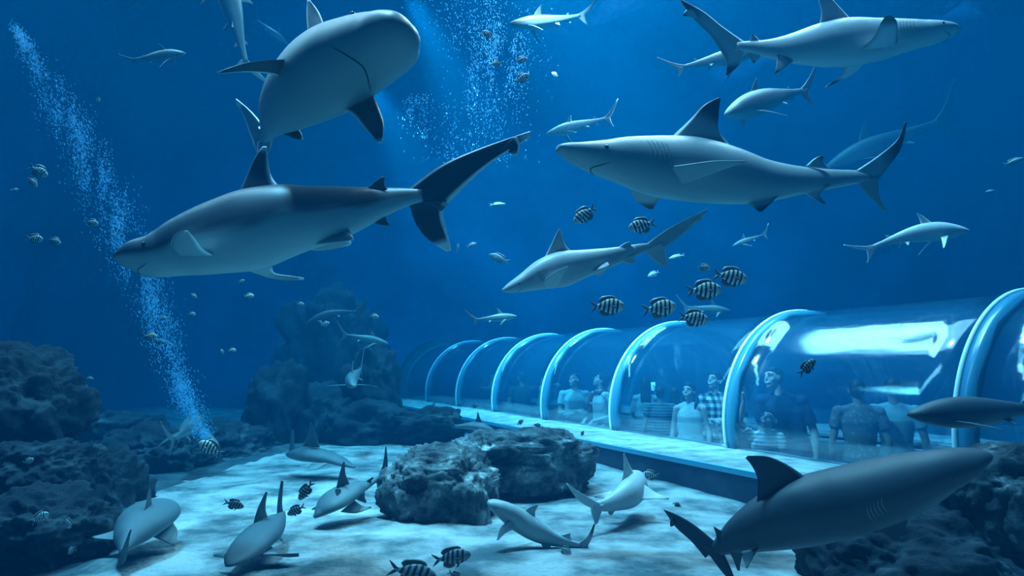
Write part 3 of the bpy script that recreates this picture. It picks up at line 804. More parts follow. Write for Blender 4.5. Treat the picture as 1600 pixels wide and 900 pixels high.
gen_shark('shark', (477, 508), (556, 487), 8.4, 'dim dark shark arching over the far reef', M_duskyk, sag=.08, fat=.9)
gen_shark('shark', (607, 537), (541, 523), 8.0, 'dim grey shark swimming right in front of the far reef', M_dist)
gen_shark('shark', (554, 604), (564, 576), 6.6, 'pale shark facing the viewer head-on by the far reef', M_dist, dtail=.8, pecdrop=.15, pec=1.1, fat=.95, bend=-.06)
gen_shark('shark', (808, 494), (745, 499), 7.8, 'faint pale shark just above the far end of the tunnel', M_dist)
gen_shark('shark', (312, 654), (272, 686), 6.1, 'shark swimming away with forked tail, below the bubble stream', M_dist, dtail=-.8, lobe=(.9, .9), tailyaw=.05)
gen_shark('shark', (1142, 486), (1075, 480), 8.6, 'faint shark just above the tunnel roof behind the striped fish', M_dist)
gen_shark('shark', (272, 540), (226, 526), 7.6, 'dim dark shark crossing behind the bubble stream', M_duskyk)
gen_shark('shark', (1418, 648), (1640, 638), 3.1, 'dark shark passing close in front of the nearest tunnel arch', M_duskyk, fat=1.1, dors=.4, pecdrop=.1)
# ------------------------------------------------------------------ small fish
def fish_mat(name, light, dark, rough=.4):
    m = mat(name, light, rough, .4)
    n, l, b = nodes(m)
    at = n.new('ShaderNodeAttribute'); at.attribute_name = 'pigment'
    sp = n.new('ShaderNodeSeparateColor'); l.new(at.outputs['Color'], sp.inputs[0])
    q = n.new('ShaderNodeMix'); q.data_type = 'RGBA'
    q.inputs[6].default_value = (*light, 1); q.inputs[7].default_value = (*dark, 1); l.new(sp.outputs[0], q.inputs[0])
    q2 = n.new('ShaderNodeMix'); q2.data_type = 'RGBA'
    l.new(q.outputs[2], q2.inputs[6]); q2.inputs[7].default_value = (.5, .75, .45, 1); l.new(sp.outputs[1], q2.inputs[0])
    l.new(q2.outputs[2], b.inputs['Base Color'])
    return m
M_serg = fish_mat('striped_scales', (.72, .82, .84), (.02, .03, .05))
M_dusk_f = fish_mat('dusky_striped_scales', (.20, .27, .30), (.012, .018, .03))
M_silverf = fish_mat('silver_scales', (.22, .30, .33), (.12, .18, .2))
M_finm = mat('fish_fin', (.10, .15, .18), .5)

def fish_mesh(m, depth=.225, stripes=5, slim=1.0, yellow=.6):
    """x from 0 (nose) to 1 (tail tip), z up, unit length; returns list of (name, mesh)"""
    prof = [(0, .006), (.03, .35), (.08, .55), (.16, .78), (.27, .96), (.38, 1.0), (.5, .9), (.62, .66), (.72, .38), (.78, .27), (.82, .25)]
    bm = bmesh.new(); lay = bm.verts.layers.float_color.new('pigment')
    sm = cr([(a, 0, b) for a, b in prof], 72)
    rings = []
    for x, _, h in sm:
        hh = max(h, .01) * depth; hw = max(.01, min(h, 1)) * .085 * slim
        ring = []
        for k in range(20):
            a = 2 * pi * k / 20
            v = bm.verts.new((x, hw * cos(a), hh * sin(a) * (1 if sin(a) > 0 else .95)))
            s = 0
            if stripes:
                ph = (x - .15 + .03 * sin(a)) / .125
                s = sstep(.05, .35, cos(ph * 2 * pi) * -1 + .1) if x > .12 else 0
                s = max(s, .35 if x < .1 else 0)
            y = yellow * sstep(.3, .9, sin(a)) * (1 - s)
            v[lay] = (s, y * .8, 0, 1)
            ring.append(v)
        rings.append(ring)
    for A, B in zip(rings, rings[1:]):
        for k in range(20):
            bm.faces.new((A[k], A[(k + 1) % 20], B[(k + 1) % 20], B[k]))
    bm.faces.new(rings[0][::-1]); bm.faces.new(rings[-1])
    V = Vector
    d = depth
    fb = bm
    def ff(lead, trail, n=8):
        L0 = [V(q) for q in lead]; T0 = [V(q) for q in trail]
        fin(bm, lay, L0, T0, th=.06, n=n, m=4, back=.75 if stripes else .5)
    ff([(.22, 0, d * .8), (.26, 0, d * 1.22), (.40, 0, d * 1.42), (.66, 0, d * 1.25), (.76, 0, d * .75)], [(.30, 0, d * .8), (.40, 0, d * .85), (.5, 0, d * .75), (.6, 0, d * .55), (.68, 0, d * .3)], 12)
    ff([(.42, 0, -d * .8), (.47, 0, -d * 1.2), (.62, 0, -d * 1.3), (.74, 0, -d * .9)], [(.5, 0, -d * .75), (.55, 0, -d * .7), (.62, 0, -d * .5), (.70, 0, -d * .25)], 10)
    ff([(.80, 0, d * .2), (.88, 0, d * .5), (1.0, 0, d * .85)], [(.84, 0, -.005), (.90, 0, d * .12), (1.0, 0, d * .75)])
    ff([(.80, 0, -d * .2), (.88, 0, -d * .5), (1.0, 0, -d * .85)], [(.84, 0, .005), (.90, 0, -d * .12), (1.0, 0, -d * .75)])
    for s in (1, -1):
        ff([(.26, s * .07, -.02), (.33, s * .12, 0), (.40, s * .15, .01)], [(.27, s * .07, -d * .35), (.34, s * .12, -d * .35), (.40, s * .15, -d * .25)], 6)
        ff([(.30, s * .03, -d * .85), (.34, s * .05, -d * 1.15), (.40, s * .06, -d * 1.3)], [(.36, s * .03, -d * .85), (.38, s * .05, -d * 1.05), (.41, s * .06, -d * 1.25)], 6)
    bmesh.ops.recalc_face_normals(bm, faces=bm.faces)
    me = bpy.data.meshes.new('fish'); bm.to_mesh(me); bm.free()
    me.materials.append(m)
    for p in me.polygons: p.use_smooth = True
    b2 = bmesh.new()
    for s in (1, -1):
        ball(b2, (.085, s * .052 * slim, d * .22), .020, 8)
    bmesh.ops.recalc_face_normals(b2, faces=b2.faces)
    em = bpy.data.meshes.new('eyes'); b2.to_mesh(em); b2.free(); em.materials.append(M_eye)
    for p in em.polygons: p.use_smooth = True
    return me, em
FISH = {'s': fish_mesh(M_serg), 'd': fish_mesh(M_dusk_f, .19, yellow=.0), 'w': fish_mesh(M_silverf, .17, 0, yellow=0), 'n': fish_mesh(M_silverf, .11, 0, yellow=0)}
PROTO = {}
def fish(kind, nose, tail, dep, label, group=None, dt=0.0, name='striped_fish', eyes=True, roll=0.0):
    A = W(nose[0], nose[1], dep); Zt = W(tail[0], tail[1], dep + dt)
    X = (Zt - A); L = X.length; X.normalize()
    up = Vector((0, 0, 1)) if abs(X.z) < .93 else Vector((.7, 0, .7))
    Y = up.cross(X).normalized(); U = X.cross(Y).normalized()
    if roll:
        q = Matrix.Rotation(roll, 3, X); Y = q @ Y; U = q @ U
    M = Matrix((X, Y, U)).transposed().to_4x4()
    me, em = FISH[kind]
    if kind not in PROTO:
        o = bpy.data.objects.new(name, me); COL.objects.link(o)
        e = bpy.data.objects.new('eyes', em); COL.objects.link(e); e.parent = o
        PROTO[kind] = (o, e)
    else:
        o0, e0 = PROTO[kind]
        o = o0.copy(); o.name = name; COL.objects.link(o)
        if eyes:
            e = e0.copy(); COL.objects.link(e); e.parent = o
        for k in ('group',):
            if k in o: del o[k]
    o.matrix_world = Matrix.Translation(A) @ M @ Matrix.Scale(L, 4)
    tag(o, label, 'fish', group)
    return o
# six in a loose school over the tunnel roof and two above them
G1 = 'striped fish schooling over the tunnel'
for a, b, d, lb in [((976, 478), (922, 479), 2.4, 'black and white striped fish, leftmost of the school over the tunnel'),
    ((1057, 478), (1003, 485), 2.4, 'striped fish of the lower row, between the leftmost and the one touching the roof'),
    ((1107, 500), (1060, 494), 2.3, 'striped fish overlapping the tunnel roof, lowest of the school'),
    ((1128, 452), (1072, 455), 2.3, 'striped fish in the middle of the school over the tunnel'),
    ((1168, 437), (1114, 428), 2.3, 'striped fish at the right end of the school'),
    ((1110, 420), (1090, 415), 3.8, 'smallest striped fish at the top of the school'),
    ((897, 348), (931, 322), 2.9, 'striped fish tilted nose-down under the snout of the large grey shark'),
    ((982, 357), (1025, 347), 2.9, 'striped fish heading left below the belly of the large grey shark')]:
    fish('s', a, b, d, lb, G1)
G2 = 'striped fish near the top bubbles'
for a, b, d, lb in [((754, 48), (771, 62), 4.5, 'small striped fish nose-up by the pale bubble cloud'),
    ((767, 101), (785, 98), 4.5, 'small striped fish in front of the pale bubble cloud, lower left of three'),
    ((825, 92), (805, 95), 4.5, 'small striped fish right of the pale bubble cloud'),
    ((827, 116), (804, 129), 4.2, 'small striped fish nose-up, lowest by the bubble cloud'),
    ((862, 113), (872, 119), 6, 'tiny pale fish in open water right of the bubble cloud')]:
    fish('s', a, b, d, lb, G2)
G3 = 'striped fish on the left side of the tank'
for a, b, d, lb in [((74, 275), (45, 259), 4.0, 'striped fish tilted down, highest at the left edge'),
    ((57, 292), (45, 276), 4.2, 'small striped fish just under the highest one at the left edge'),
    ((29, 296), (17, 298), 5.5, 'faint tiny fish nearest the left edge of open water'),
    ((154, 351), (134, 345), 4.0, 'striped fish left of the bubble stream, level with the big snout'),
    ((67, 374), (40, 372), 3.6, 'bright striped fish at the far left, level and heading right'),
    ((95, 381), (76, 372), 4.0, 'bright small fish following right behind the level striped one'),
    ((382, 437), (372, 444), 5.0, 'tiny striped fish just under the big shark pectoral fin'),
    ((397, 462), (381, 463), 4.5, 'tiny bright striped fish below the big shark belly'),
    ((307, 466), (298, 458), 5.5, 'tiny dim fish right of the bubble stream, upper one'),
    ((306, 491), (293, 491), 4.8, 'tiny striped fish right of the bubble stream, level with its middle'),
    ((261, 497), (249, 497), 4.8, 'tiny bright fish inside the bubble stream'),
    ((246, 526), (222, 525), 4.2, 'striped fish crossing the left rim of the bubble stream'),
    ((369, 547), (356, 548), 4.6, 'tiny striped fish in open water above the far reef'),
    ((345, 546), (350, 554), 4.8, 'tiny fish turned edge-on beside another in open water'),
    ((146, 592), (134, 591), 5.5, 'tiny dim fish above the left rocks'),
    ((153, 160), (155, 150), 5.5, 'tiny fish high in the bubble stream'),
    ((475, 475), (463, 475), 5.2, 'tiny pale fish between the tail of the big shark and the reef'),
    ((592, 495), (577, 494), 5.5, 'small striped fish in front of the dim reef'),
    ((515, 504), (501, 509), 5.5, 'dim striped fish beside the dark arching shark'),
    ((53, 717), (36, 724), 3.0, 'striped fish against the left rocks, upper one'),
    ((76, 802), (48, 817), 2.7, 'striped fish with green tint against the lower left rocks'),
    ((109, 826), (101, 807), 3.0, 'dim striped fish upright beside the lower left rocks'),
    ((107, 866), (117, 852), 3.0, 'dim striped fish nose-down, lowest by the left rocks'),
    ((311, 691), (348, 712), 3.4, 'striped fish with yellow back above the sand edge')]:
    fish('s', a, b, d, lb, G3)
G4 = 'dark striped fish low over the sand'
for k, a, b, d, lb in [('d', (381, 792), (349, 784), 2.6, 'dark striped fish over the sand left of the two upright fins'),
    ('d', (467, 781), (489, 752), 2.5, 'dark striped fish nose-down, higher of the two beside the upright tail'),
    ('d', (449, 804), (477, 790), 2.6, 'dark striped fish, lower of the two beside the upright tail'),
    ('s', (527, 775), (529, 760), 3.0, 'pale striped fish in front of a bottom shark head'),
    ('d', (736, 866), (675, 876), 2.0, 'large dark striped fish at the bottom edge, heading right'),
    ('d', (682, 902), (606, 887), 1.9, 'largest dark fish cut off by the bottom edge'),
    ('d', (663, 884), (645, 879), 2.8, 'small dark fish just above the cut-off dark fish'),
    ('d', (722, 906), (700, 893), 2.2, 'dark fish tail poking up at the bottom edge'),
    ('s', (768, 760), (783, 745), 3.2, 'striped fish in front of the boulder dark face'),
    ('d', (905, 768), (908, 752), 4.0, 'small dark fish upright at the right end of the boulder'),
    ('s', (893, 866), (873, 854), 2.8, 'striped fish under the tail of the small grey shark'),
    ('d', (1064, 791), (1051, 786), 3.4, 'small dark fish above the tail of the large dark shark'),
    ('s', (1003, 741), (1030, 744), 4.2, 'pale striped fish at the foot of the tunnel kerb'),
    ('d', (1274, 562), (1248, 586), 2.6, 'dark fish in front of the bright tunnel reflection')]:
    fish(k, a, b, d, lb, G4)
G5 = 'pale fish in the distance'
for k, a, b, d, lb in [('n', (1600, 247), (1567, 258), 6, 'faint slender fish at the right edge of open water'),
    ('w', (764, 398), (796, 410), 7, 'faint pale fish left of the slender grey shark'),
    ('w', (745, 380), (729, 386), 7.5, 'faint pale fish right of the big tail lobe'),
    ('n', (716, 380), (714, 396), 7.5, 'faint fish standing on end beside the big tail lobe'),
    ('n', (790, 319), (765, 320), 7.5, 'faint slender fish below the raised big tail'),
    ('n', (1540, 300), (1558, 297), 6.5, 'tiny slender pale fish far right of open water'),
    ('w', (1012, 432), (1030, 424), 7, 'faint pale fish above the school'),
    ('n', (1045, 404), (1070, 398), 7, 'faint slender fish beside the slender shark tail')]:
    fish(k, a, b, d, lb, G5, name='silver_fish')
G6 = 'small fish along the tunnel ledge'
for k, a, b, d, lb in [('d', (676, 635), (680, 628), 10.5, 'tiny dark fish at the far end of the ledge'),
    ('d', (748, 632), (737, 637), 8.5, 'tiny dark fish in front of the far arches'),
    ('d', (818, 656), (808, 664), 7.0, 'small dark fish over the ledge'),
    ('d', (912, 673), (908, 682), 5.8, 'small dark fish upright on the ledge rim'),
    ('d', (834, 663), (848, 668), 6.6, 'small dark fish behind the boulder top, by the ledge')]:
    fish(k, a, b, d, lb, G6, name='striped_fish')
# ------------------------------------------------------------------ rocks
def rock_mat(name, c1, c2, c3, sc=3.0):
    m = mat(name, c1, .85, .25)
    n, l, b = nodes(m)
    tc = n.new('ShaderNodeTexCoord')
    def nz(scale, detail, rough=.6):
        t = n.new('ShaderNodeTexNoise'); t.inputs['Scale'].default_value = scale; t.inputs['Detail'].default_value = detail; t.inputs['Roughness'].default_value = rough
        l.new(tc.outputs['Object'], t.inputs['Vector']); return t
    a = nz(sc, 8, .65)
    r = n.new('ShaderNodeValToRGB')
    r.color_ramp.elements[0].position = .38; r.color_ramp.elements[0].color = (*c1, 1)
    r.color_ramp.elements[1].position = .56; r.color_ramp.elements[1].color = (*c2, 1)
    e = r.color_ramp.elements.new(.66); e.color = (*c3, 1)
    l.new(a.outputs['Fac'], r.inputs[0]); l.new(r.outputs[0], b.inputs['Base Color'])
    c = nz(sc * 7, 10, .7)
    v = n.new('ShaderNodeTexVoronoi'); v.inputs['Scale'].default_value = sc * 2.2; v.feature = 'F1'
    l.new(tc.outputs['Object'], v.inputs['Vector'])
    ad = n.new('ShaderNodeMath'); ad.operation = 'MULTIPLY_ADD'; ad.inputs[1].default_value = .5
    l.new(v.outputs['Distance'], ad.inputs[0]); l.new(c.outputs['Fac'], ad.inputs[2])
    bp = n.new('ShaderNodeBump'); bp.inputs['Strength'].default_value = .9; bp.inputs['Distance'].default_value = .035
    l.new(ad.outputs[0], bp.inputs['Height']); l.new(bp.outputs[0], b.inputs['Normal'])
    return m
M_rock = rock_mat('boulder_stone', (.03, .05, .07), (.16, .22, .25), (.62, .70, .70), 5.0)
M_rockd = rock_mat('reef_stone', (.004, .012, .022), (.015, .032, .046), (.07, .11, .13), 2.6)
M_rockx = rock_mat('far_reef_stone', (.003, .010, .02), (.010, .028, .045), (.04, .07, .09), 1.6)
M_rockf = rock_mat('foreground_stone', (.02, .03, .04), (.07, .10, .12), (.45, .52, .53), 5)

def rock(px, py, dep, rx, ry, rd, label, m, seed=0, sub=5, amp=.28, blocky=.72, group=None, yaw=0.0, name='rock'):
    c = W(px, py, dep); sx = rx / F * dep; sz = ry / F * dep; sy = rd
    bm = bmesh.new(); bmesh.ops.create_icosphere(bm, subdivisions=sub, radius=1)
    off = Vector((seed * 13.7, seed * 5.1, seed * 9.3))
    rot = Matrix.Rotation(yaw, 3, 'Z')
    for v in bm.verts:
        p = v.co.copy()
        q = Vector([math.copysign(abs(k) ** blocky, k) for k in p])
        d = 1 + amp * noise.fractal(p * 1.3 + off, 1, 2, 6)
        rd_ = abs(noise.noise(p * 2.6 + off * 1.7))
        d += -amp * .22 * (1 - min(rd_ * 6, 1)) + amp * .45 * noise.fractal(p * 3.4 + off, 1, 2, 6) + amp * .16 * abs(noise.fractal(p * 11 + off, 1, 2, 4))
        q = q * d
        v.co = rot @ Vector((q.x * sx, q.y * sy, q.z * sz))
    o = obj(name, bm, m)
    o.location = c
    tag(o, label, 'rock', group)
    return o
rock(688, 768, 4.15, 82, 70, .34, 'large dark boulder with pale crusted top, standing on the bright sand', M_rock, 31, 6, .24, .72, name='boulder')
rock(812, 733, 4.95, 108, 55, .36, 'long flat-topped boulder behind the large boulder, ending at the kerb', M_rock, 18, 6, .22, .72, yaw=.25, name='boulder')
GR = 'rocks at the left edge'
for a in [((25, 650, 4.3, 80, 92, .5), 'rounded rock at the left edge, tallest of the left pile', M_rockd, 1),
          ((72, 735, 3.9, 62, 46, .4), 'pitted rock jutting right from the middle of the left pile', M_rockd, 2),
          ((50, 850, 3.3, 110, 80, .4), 'dark rock filling the lower left corner', M_rockd, 4),
          ((155, 790, 4.4, 55, 90, .4), 'upright dark rock at the right foot of the left pile', M_rockd, 5),
          ((250, 735, 6.2, 80, 62, .6), 'low dark rock behind the sand edge at left', M_rockd, 6),
          ((345, 715, 7.2, 75, 48, .7), 'low dark rock at the back of the sand, below the bubble stream', M_rockd, 7),
          ((170, 710, 7.0, 90, 60, .7), 'dim rock in the gap between the left pile and the bubble stream', M_rockd, 17)]:
    rock(*a[0], a[1], a[2], a[3], 6, .3, .9)
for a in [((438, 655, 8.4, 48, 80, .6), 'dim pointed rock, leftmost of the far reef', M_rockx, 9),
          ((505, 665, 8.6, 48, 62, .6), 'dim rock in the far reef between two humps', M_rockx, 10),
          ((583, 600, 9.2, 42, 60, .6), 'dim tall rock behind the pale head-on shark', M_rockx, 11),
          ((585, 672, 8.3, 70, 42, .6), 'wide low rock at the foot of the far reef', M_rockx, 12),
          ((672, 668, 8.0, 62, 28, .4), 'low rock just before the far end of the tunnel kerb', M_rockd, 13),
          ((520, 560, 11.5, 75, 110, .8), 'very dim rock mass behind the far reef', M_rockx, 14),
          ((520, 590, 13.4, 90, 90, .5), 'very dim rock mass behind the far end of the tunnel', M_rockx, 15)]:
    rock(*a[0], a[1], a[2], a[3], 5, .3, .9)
rock(1420, 905, 2.75, 165, 110, .42, 'near-black rock under the large dark shark, lower right', M_rockd, 21, 6, .22, .8)
rock(1592, 800, 2.72, 118, 100, .26, 'pale-topped rock in the right corner under the tunnel ledge', M_rockf, 22, 6, .2, .8)
# ------------------------------------------------------------------ bubbles
def bubbles(name, path, dep, n, rr, label, spread, asp=3.0, seed=1, group=None):
    rnd = random.Random(seed)
    pts = cr(path, 200)
    verts, faces = [], []
    for _ in range(n):
        u = rnd.random() * 199; i = min(int(u), 198); k = u - i
        x = pts[i][0] * (1 - k) + pts[i + 1][0] * k; y = pts[i][1] * (1 - k) + pts[i + 1][1] * k; wd = pts[i][2]
        dx, dy = pts[i + 1][0] - pts[i][0], pts[i + 1][1] - pts[i][1]
        g = rnd.gauss(0, 1)
        px = x + g * wd; d = dep + rnd.gauss(0, spread)
        c = W(px, y + rnd.gauss(0, 4), d)
        if noise.noise(Vector((px * .045, y * .012, 3.1))) + .35 * noise.noise(Vector((px * .15, y * .05, 8))) < rnd.uniform(-.5, .25): continue
        ax = (_R * dx - _U * dy).normalized(); sd_ = ax.orthogonal().normalized(); up_ = ax.cross(sd_)
        r = rr * rnd.uniform(.4, 1.2)
        b = len(verts)
        for q in (ax * r * asp, -ax * r * asp, sd_ * r, -sd_ * r, up_ * r, -up_ * r): verts.append(c + q)
        for f in ((0, 2, 4), (0, 4, 3), (0, 3, 5), (0, 5, 2), (1, 4, 2), (1, 3, 4), (1, 5, 3), (1, 2, 5)): faces.append([b + w_ for w_ in f])
    me = bpy.data.meshes.new(name); me.from_pydata([tuple(v) for v in verts], [], faces)
    o = link(name, me, M_bub)
    tag(o, label, 'bubbles', group, 'stuff')
M_bub = mat('bubble_white', (.16, .62, 1.0), .25, .8)
M_bub.node_tree.nodes['Principled BSDF'].inputs['Alpha'].default_value = .5
bubbles('bubble_stream', [(22, 40, 4), (75, 130, 14), (125, 220, 19), (165, 310, 20), (205, 400, 19), (240, 480, 16), (268, 560, 13), (295, 630, 11), (318, 684, 7)], 5.6, 15000, .0032, 'slanting stream of fine white bubbles running down the left side of the tank', .12)
bubbles('bubble_cloud', [(720, -40, 50), (760, 40, 36), (775, 100, 30), (760, 160, 30), (735, 250, 40)], 9.0, 5200, .0075, 'hazy cloud of fine bubbles at top centre of the tank', .5, 1.6, 3)
bubbles('bubble_cloud', [(655, 150, 10), (650, 180, 13), (655, 215, 10)], 9.9, 700, .008, 'small rippled patch of bubbles left of the big bubble cloud', .3, 1.3, 5)
# ------------------------------------------------------------------ people
def loft(bm, rings, seg=20):           # rings: (center, rx, ry) ellipses in the xy plane
    R = []
    for c, rx, ry in rings:
        R.append([bm.verts.new((c[0] + rx * cos(2 * pi * k / seg), c[1] + ry * sin(2 * pi * k / seg), c[2])) for k in range(seg)])
    for A, B in zip(R, R[1:]):
        for k in range(seg):
            bm.faces.new((A[k], A[(k + 1) % seg], B[(k + 1) % seg], B[k]))
    bm.faces.new(R[0][::-1]); bm.faces.new(R[-1])

def fused(name, build, m, parent, voxel=.008, smooth=3, loc=None):
    bm = bmesh.new(); build(bm)
    bmesh.ops.recalc_face_normals(bm, faces=bm.faces)
    me = bpy.data.meshes.new(name); bm.to_mesh(me); bm.free()
    o = bpy.data.objects.new(name + '_raw', me); COL.objects.link(o)
    r = o.modifiers.new('r', 'REMESH'); r.mode = 'VOXEL'; r.voxel_size = voxel; r.use_smooth_shade = True
    s = o.modifiers.new('s', 'SMOOTH'); s.iterations = smooth; s.factor = .5
    bpy.context.view_layer.update()
    dg = bpy.context.evaluated_depsgraph_get()
    m2 = bpy.data.meshes.new_from_object(o.evaluated_get(dg))
    bpy.data.objects.remove(o); bpy.data.meshes.remove(me)
    m2.name = name
    m2.materials.clear()
    c = link(name, m2, m, parent)
    return c

def skin_mat(name, c):
    return noisy(name, [k * .93 for k in c], [min(k * 1.05, 1) for k in c], 14, rough=.5, spec=.4)
SK = {'light': skin_mat('skin_light', (.62, .50, .46)), 'tan': skin_mat('skin_tan', (.42, .33, .30)), 'dim': skin_mat('skin_dim', (.35, .28, .26))}
M_hair = noisy('hair_black', (.012, .012, .016), (.03, .03, .04), 60, rough=.45, stretch=(1, 1, .15))
M_lip = mat('lips', (.34, .19, .19), .4); M_teeth = mat('teeth', (.85, .88, .88), .3); M_white = mat('eye_white', (.8, .84, .86), .3)
def cloth(name, c, var=.12):
    return noisy(name, [k * (1 - var) for k in c], [min(k * (1 + var), 1) for k in c], 9, rough=.85, bump=.3, bscale=22, spec=.15, dist=.01)
def pattern(name, kind, c1, c2, c3=None):
    m = mat(name, c1, .85, .15); n, l, b = nodes(m)
    tc = n.new('ShaderNodeTexCoord'); sp = n.new('ShaderNodeSeparateXYZ'); l.new(tc.outputs['Object'], sp.inputs[0])
    def M(op, a, v=None, w_=None):
        q = n.new('ShaderNodeMath'); q.operation = op; l.new(a, q.inputs[0])
        if v is not None:
            if isinstance(v, (int, float)): q.inputs[1].default_value = v
            else: l.new(v, q.inputs[1])
        return q.outputs[0]
    def band(src, period, duty, ph=0):
        f = M('FRACT', M('ADD', M('DIVIDE', src, period), ph)); return M('LESS_THAN', f, duty)
    def mx(f, a, c):
        q = n.new('ShaderNodeMix'); q.data_type = 'RGBA'; l.new(f, q.inputs[0])
        if isinstance(a, tuple): q.inputs[6].default_value = (*a, 1)
        else: l.new(a, q.inputs[6])
        q.inputs[7].default_value = (*c, 1); return q.outputs[2]
    if kind == 'plaid':
        a = band(sp.outputs[2], .085, .5); h = M('ADD', sp.outputs[0], sp.outputs[1]); c = band(h, .085, .5, .3)
        s = M('MULTIPLY', M('ADD', a, c), .5)
        r = n.new('ShaderNodeValToRGB'); r.color_ramp.interpolation = 'CONSTANT'
        r.color_ramp.elements[0].color = (*c1, 1); r.color_ramp.elements[1].position = .75; r.color_ramp.elements[1].color = (*c2, 1)
        e = r.color_ramp.elements.new(.4); e.color = (*(c3 or tuple((p + q) / 2 for p, q in zip(c1, c2))), 1)
        l.new(s, r.inputs[0]); l.new(r.outputs[0], b.inputs['Base Color'])
    elif kind == 'stripe':
        a = band(sp.outputs[2], .09, .22); c = band(sp.outputs[2], .09, .14, .45)
        l.new(mx(c, mx(a, c1, c2), c3 or c2), b.inputs['Base Color'])
    elif kind == 'dots':
        v = n.new('ShaderNodeTexVoronoi'); v.inputs['Scale'].default_value = 22; l.new(tc.outputs['Object'], v.inputs['Vector'])
        l.new(mx(M('LESS_THAN', v.outputs['Distance'], .3), c1, c2), b.inputs['Base Color'])
    elif kind == 'pleat':
        w_ = n.new('ShaderNodeTexWave'); w_.inputs['Scale'].default_value = 9; w_.inputs['Distortion'].default_value = 1.0; w_.bands_direction = 'X'
        l.new(tc.outputs['Object'], w_.inputs['Vector'])
        bp = n.new('ShaderNodeBump'); bp.inputs['Distance'].default_value = .02; l.new(w_.outputs['Fac'], bp.inputs['Height']); l.new(bp.outputs[0], b.inputs['Normal'])
    return m
V3 = Vector

def hand(bm, wr, d, n, k=1.0, fist=.35, point=False, side=1):
    """palm plus five separate fingers; d = direction of the hand, n = back-of-hand normal, side = where the thumb is"""
    d = d.normalized(); s = d.cross(n).normalized() * side; n = s.cross(d).normalized() * side
    # palm: a flat slab of merged tubes
    for o_ in (-.026, -.009, .009, .026):
        tube(bm, [wr - d * .01 * k, wr + (d * .045 + s * o_ * .8) * k, wr + (d * .09 + s * o_) * k], [.019 * k, .0165 * k, .0145 * k], 8)
    for i, (o_, ln) in enumerate(((.029, .068), (.010, .077), (-.010, .072), (-.028, .056))):
        cur = fist if not (point and i == 0) else .02
        p = wr + (d * .088 + s * o_) * k; a = 0
        pts = [p]
        for q in range(3):
            a += cur * (1.0 if q else .7)
            p = p + (d * cos(a) - n * sin(a)) * ln / 3 * k * (1.15 - .15 * q); pts.append(p)
        tube(bm, pts, [.0095 * k, .009 * k, .0085 * k, .007 * k], 8)
    p = wr + (d * .025 + s * .022) * k
    q1 = p + (d * .032 + s * .028 - n * .01) * k; q2 = q1 + (d * .034 + s * .006 - n * .008) * k
    tube(bm, [p, q1, q2], [.015 * k, .011 * k, .008 * k], 8)

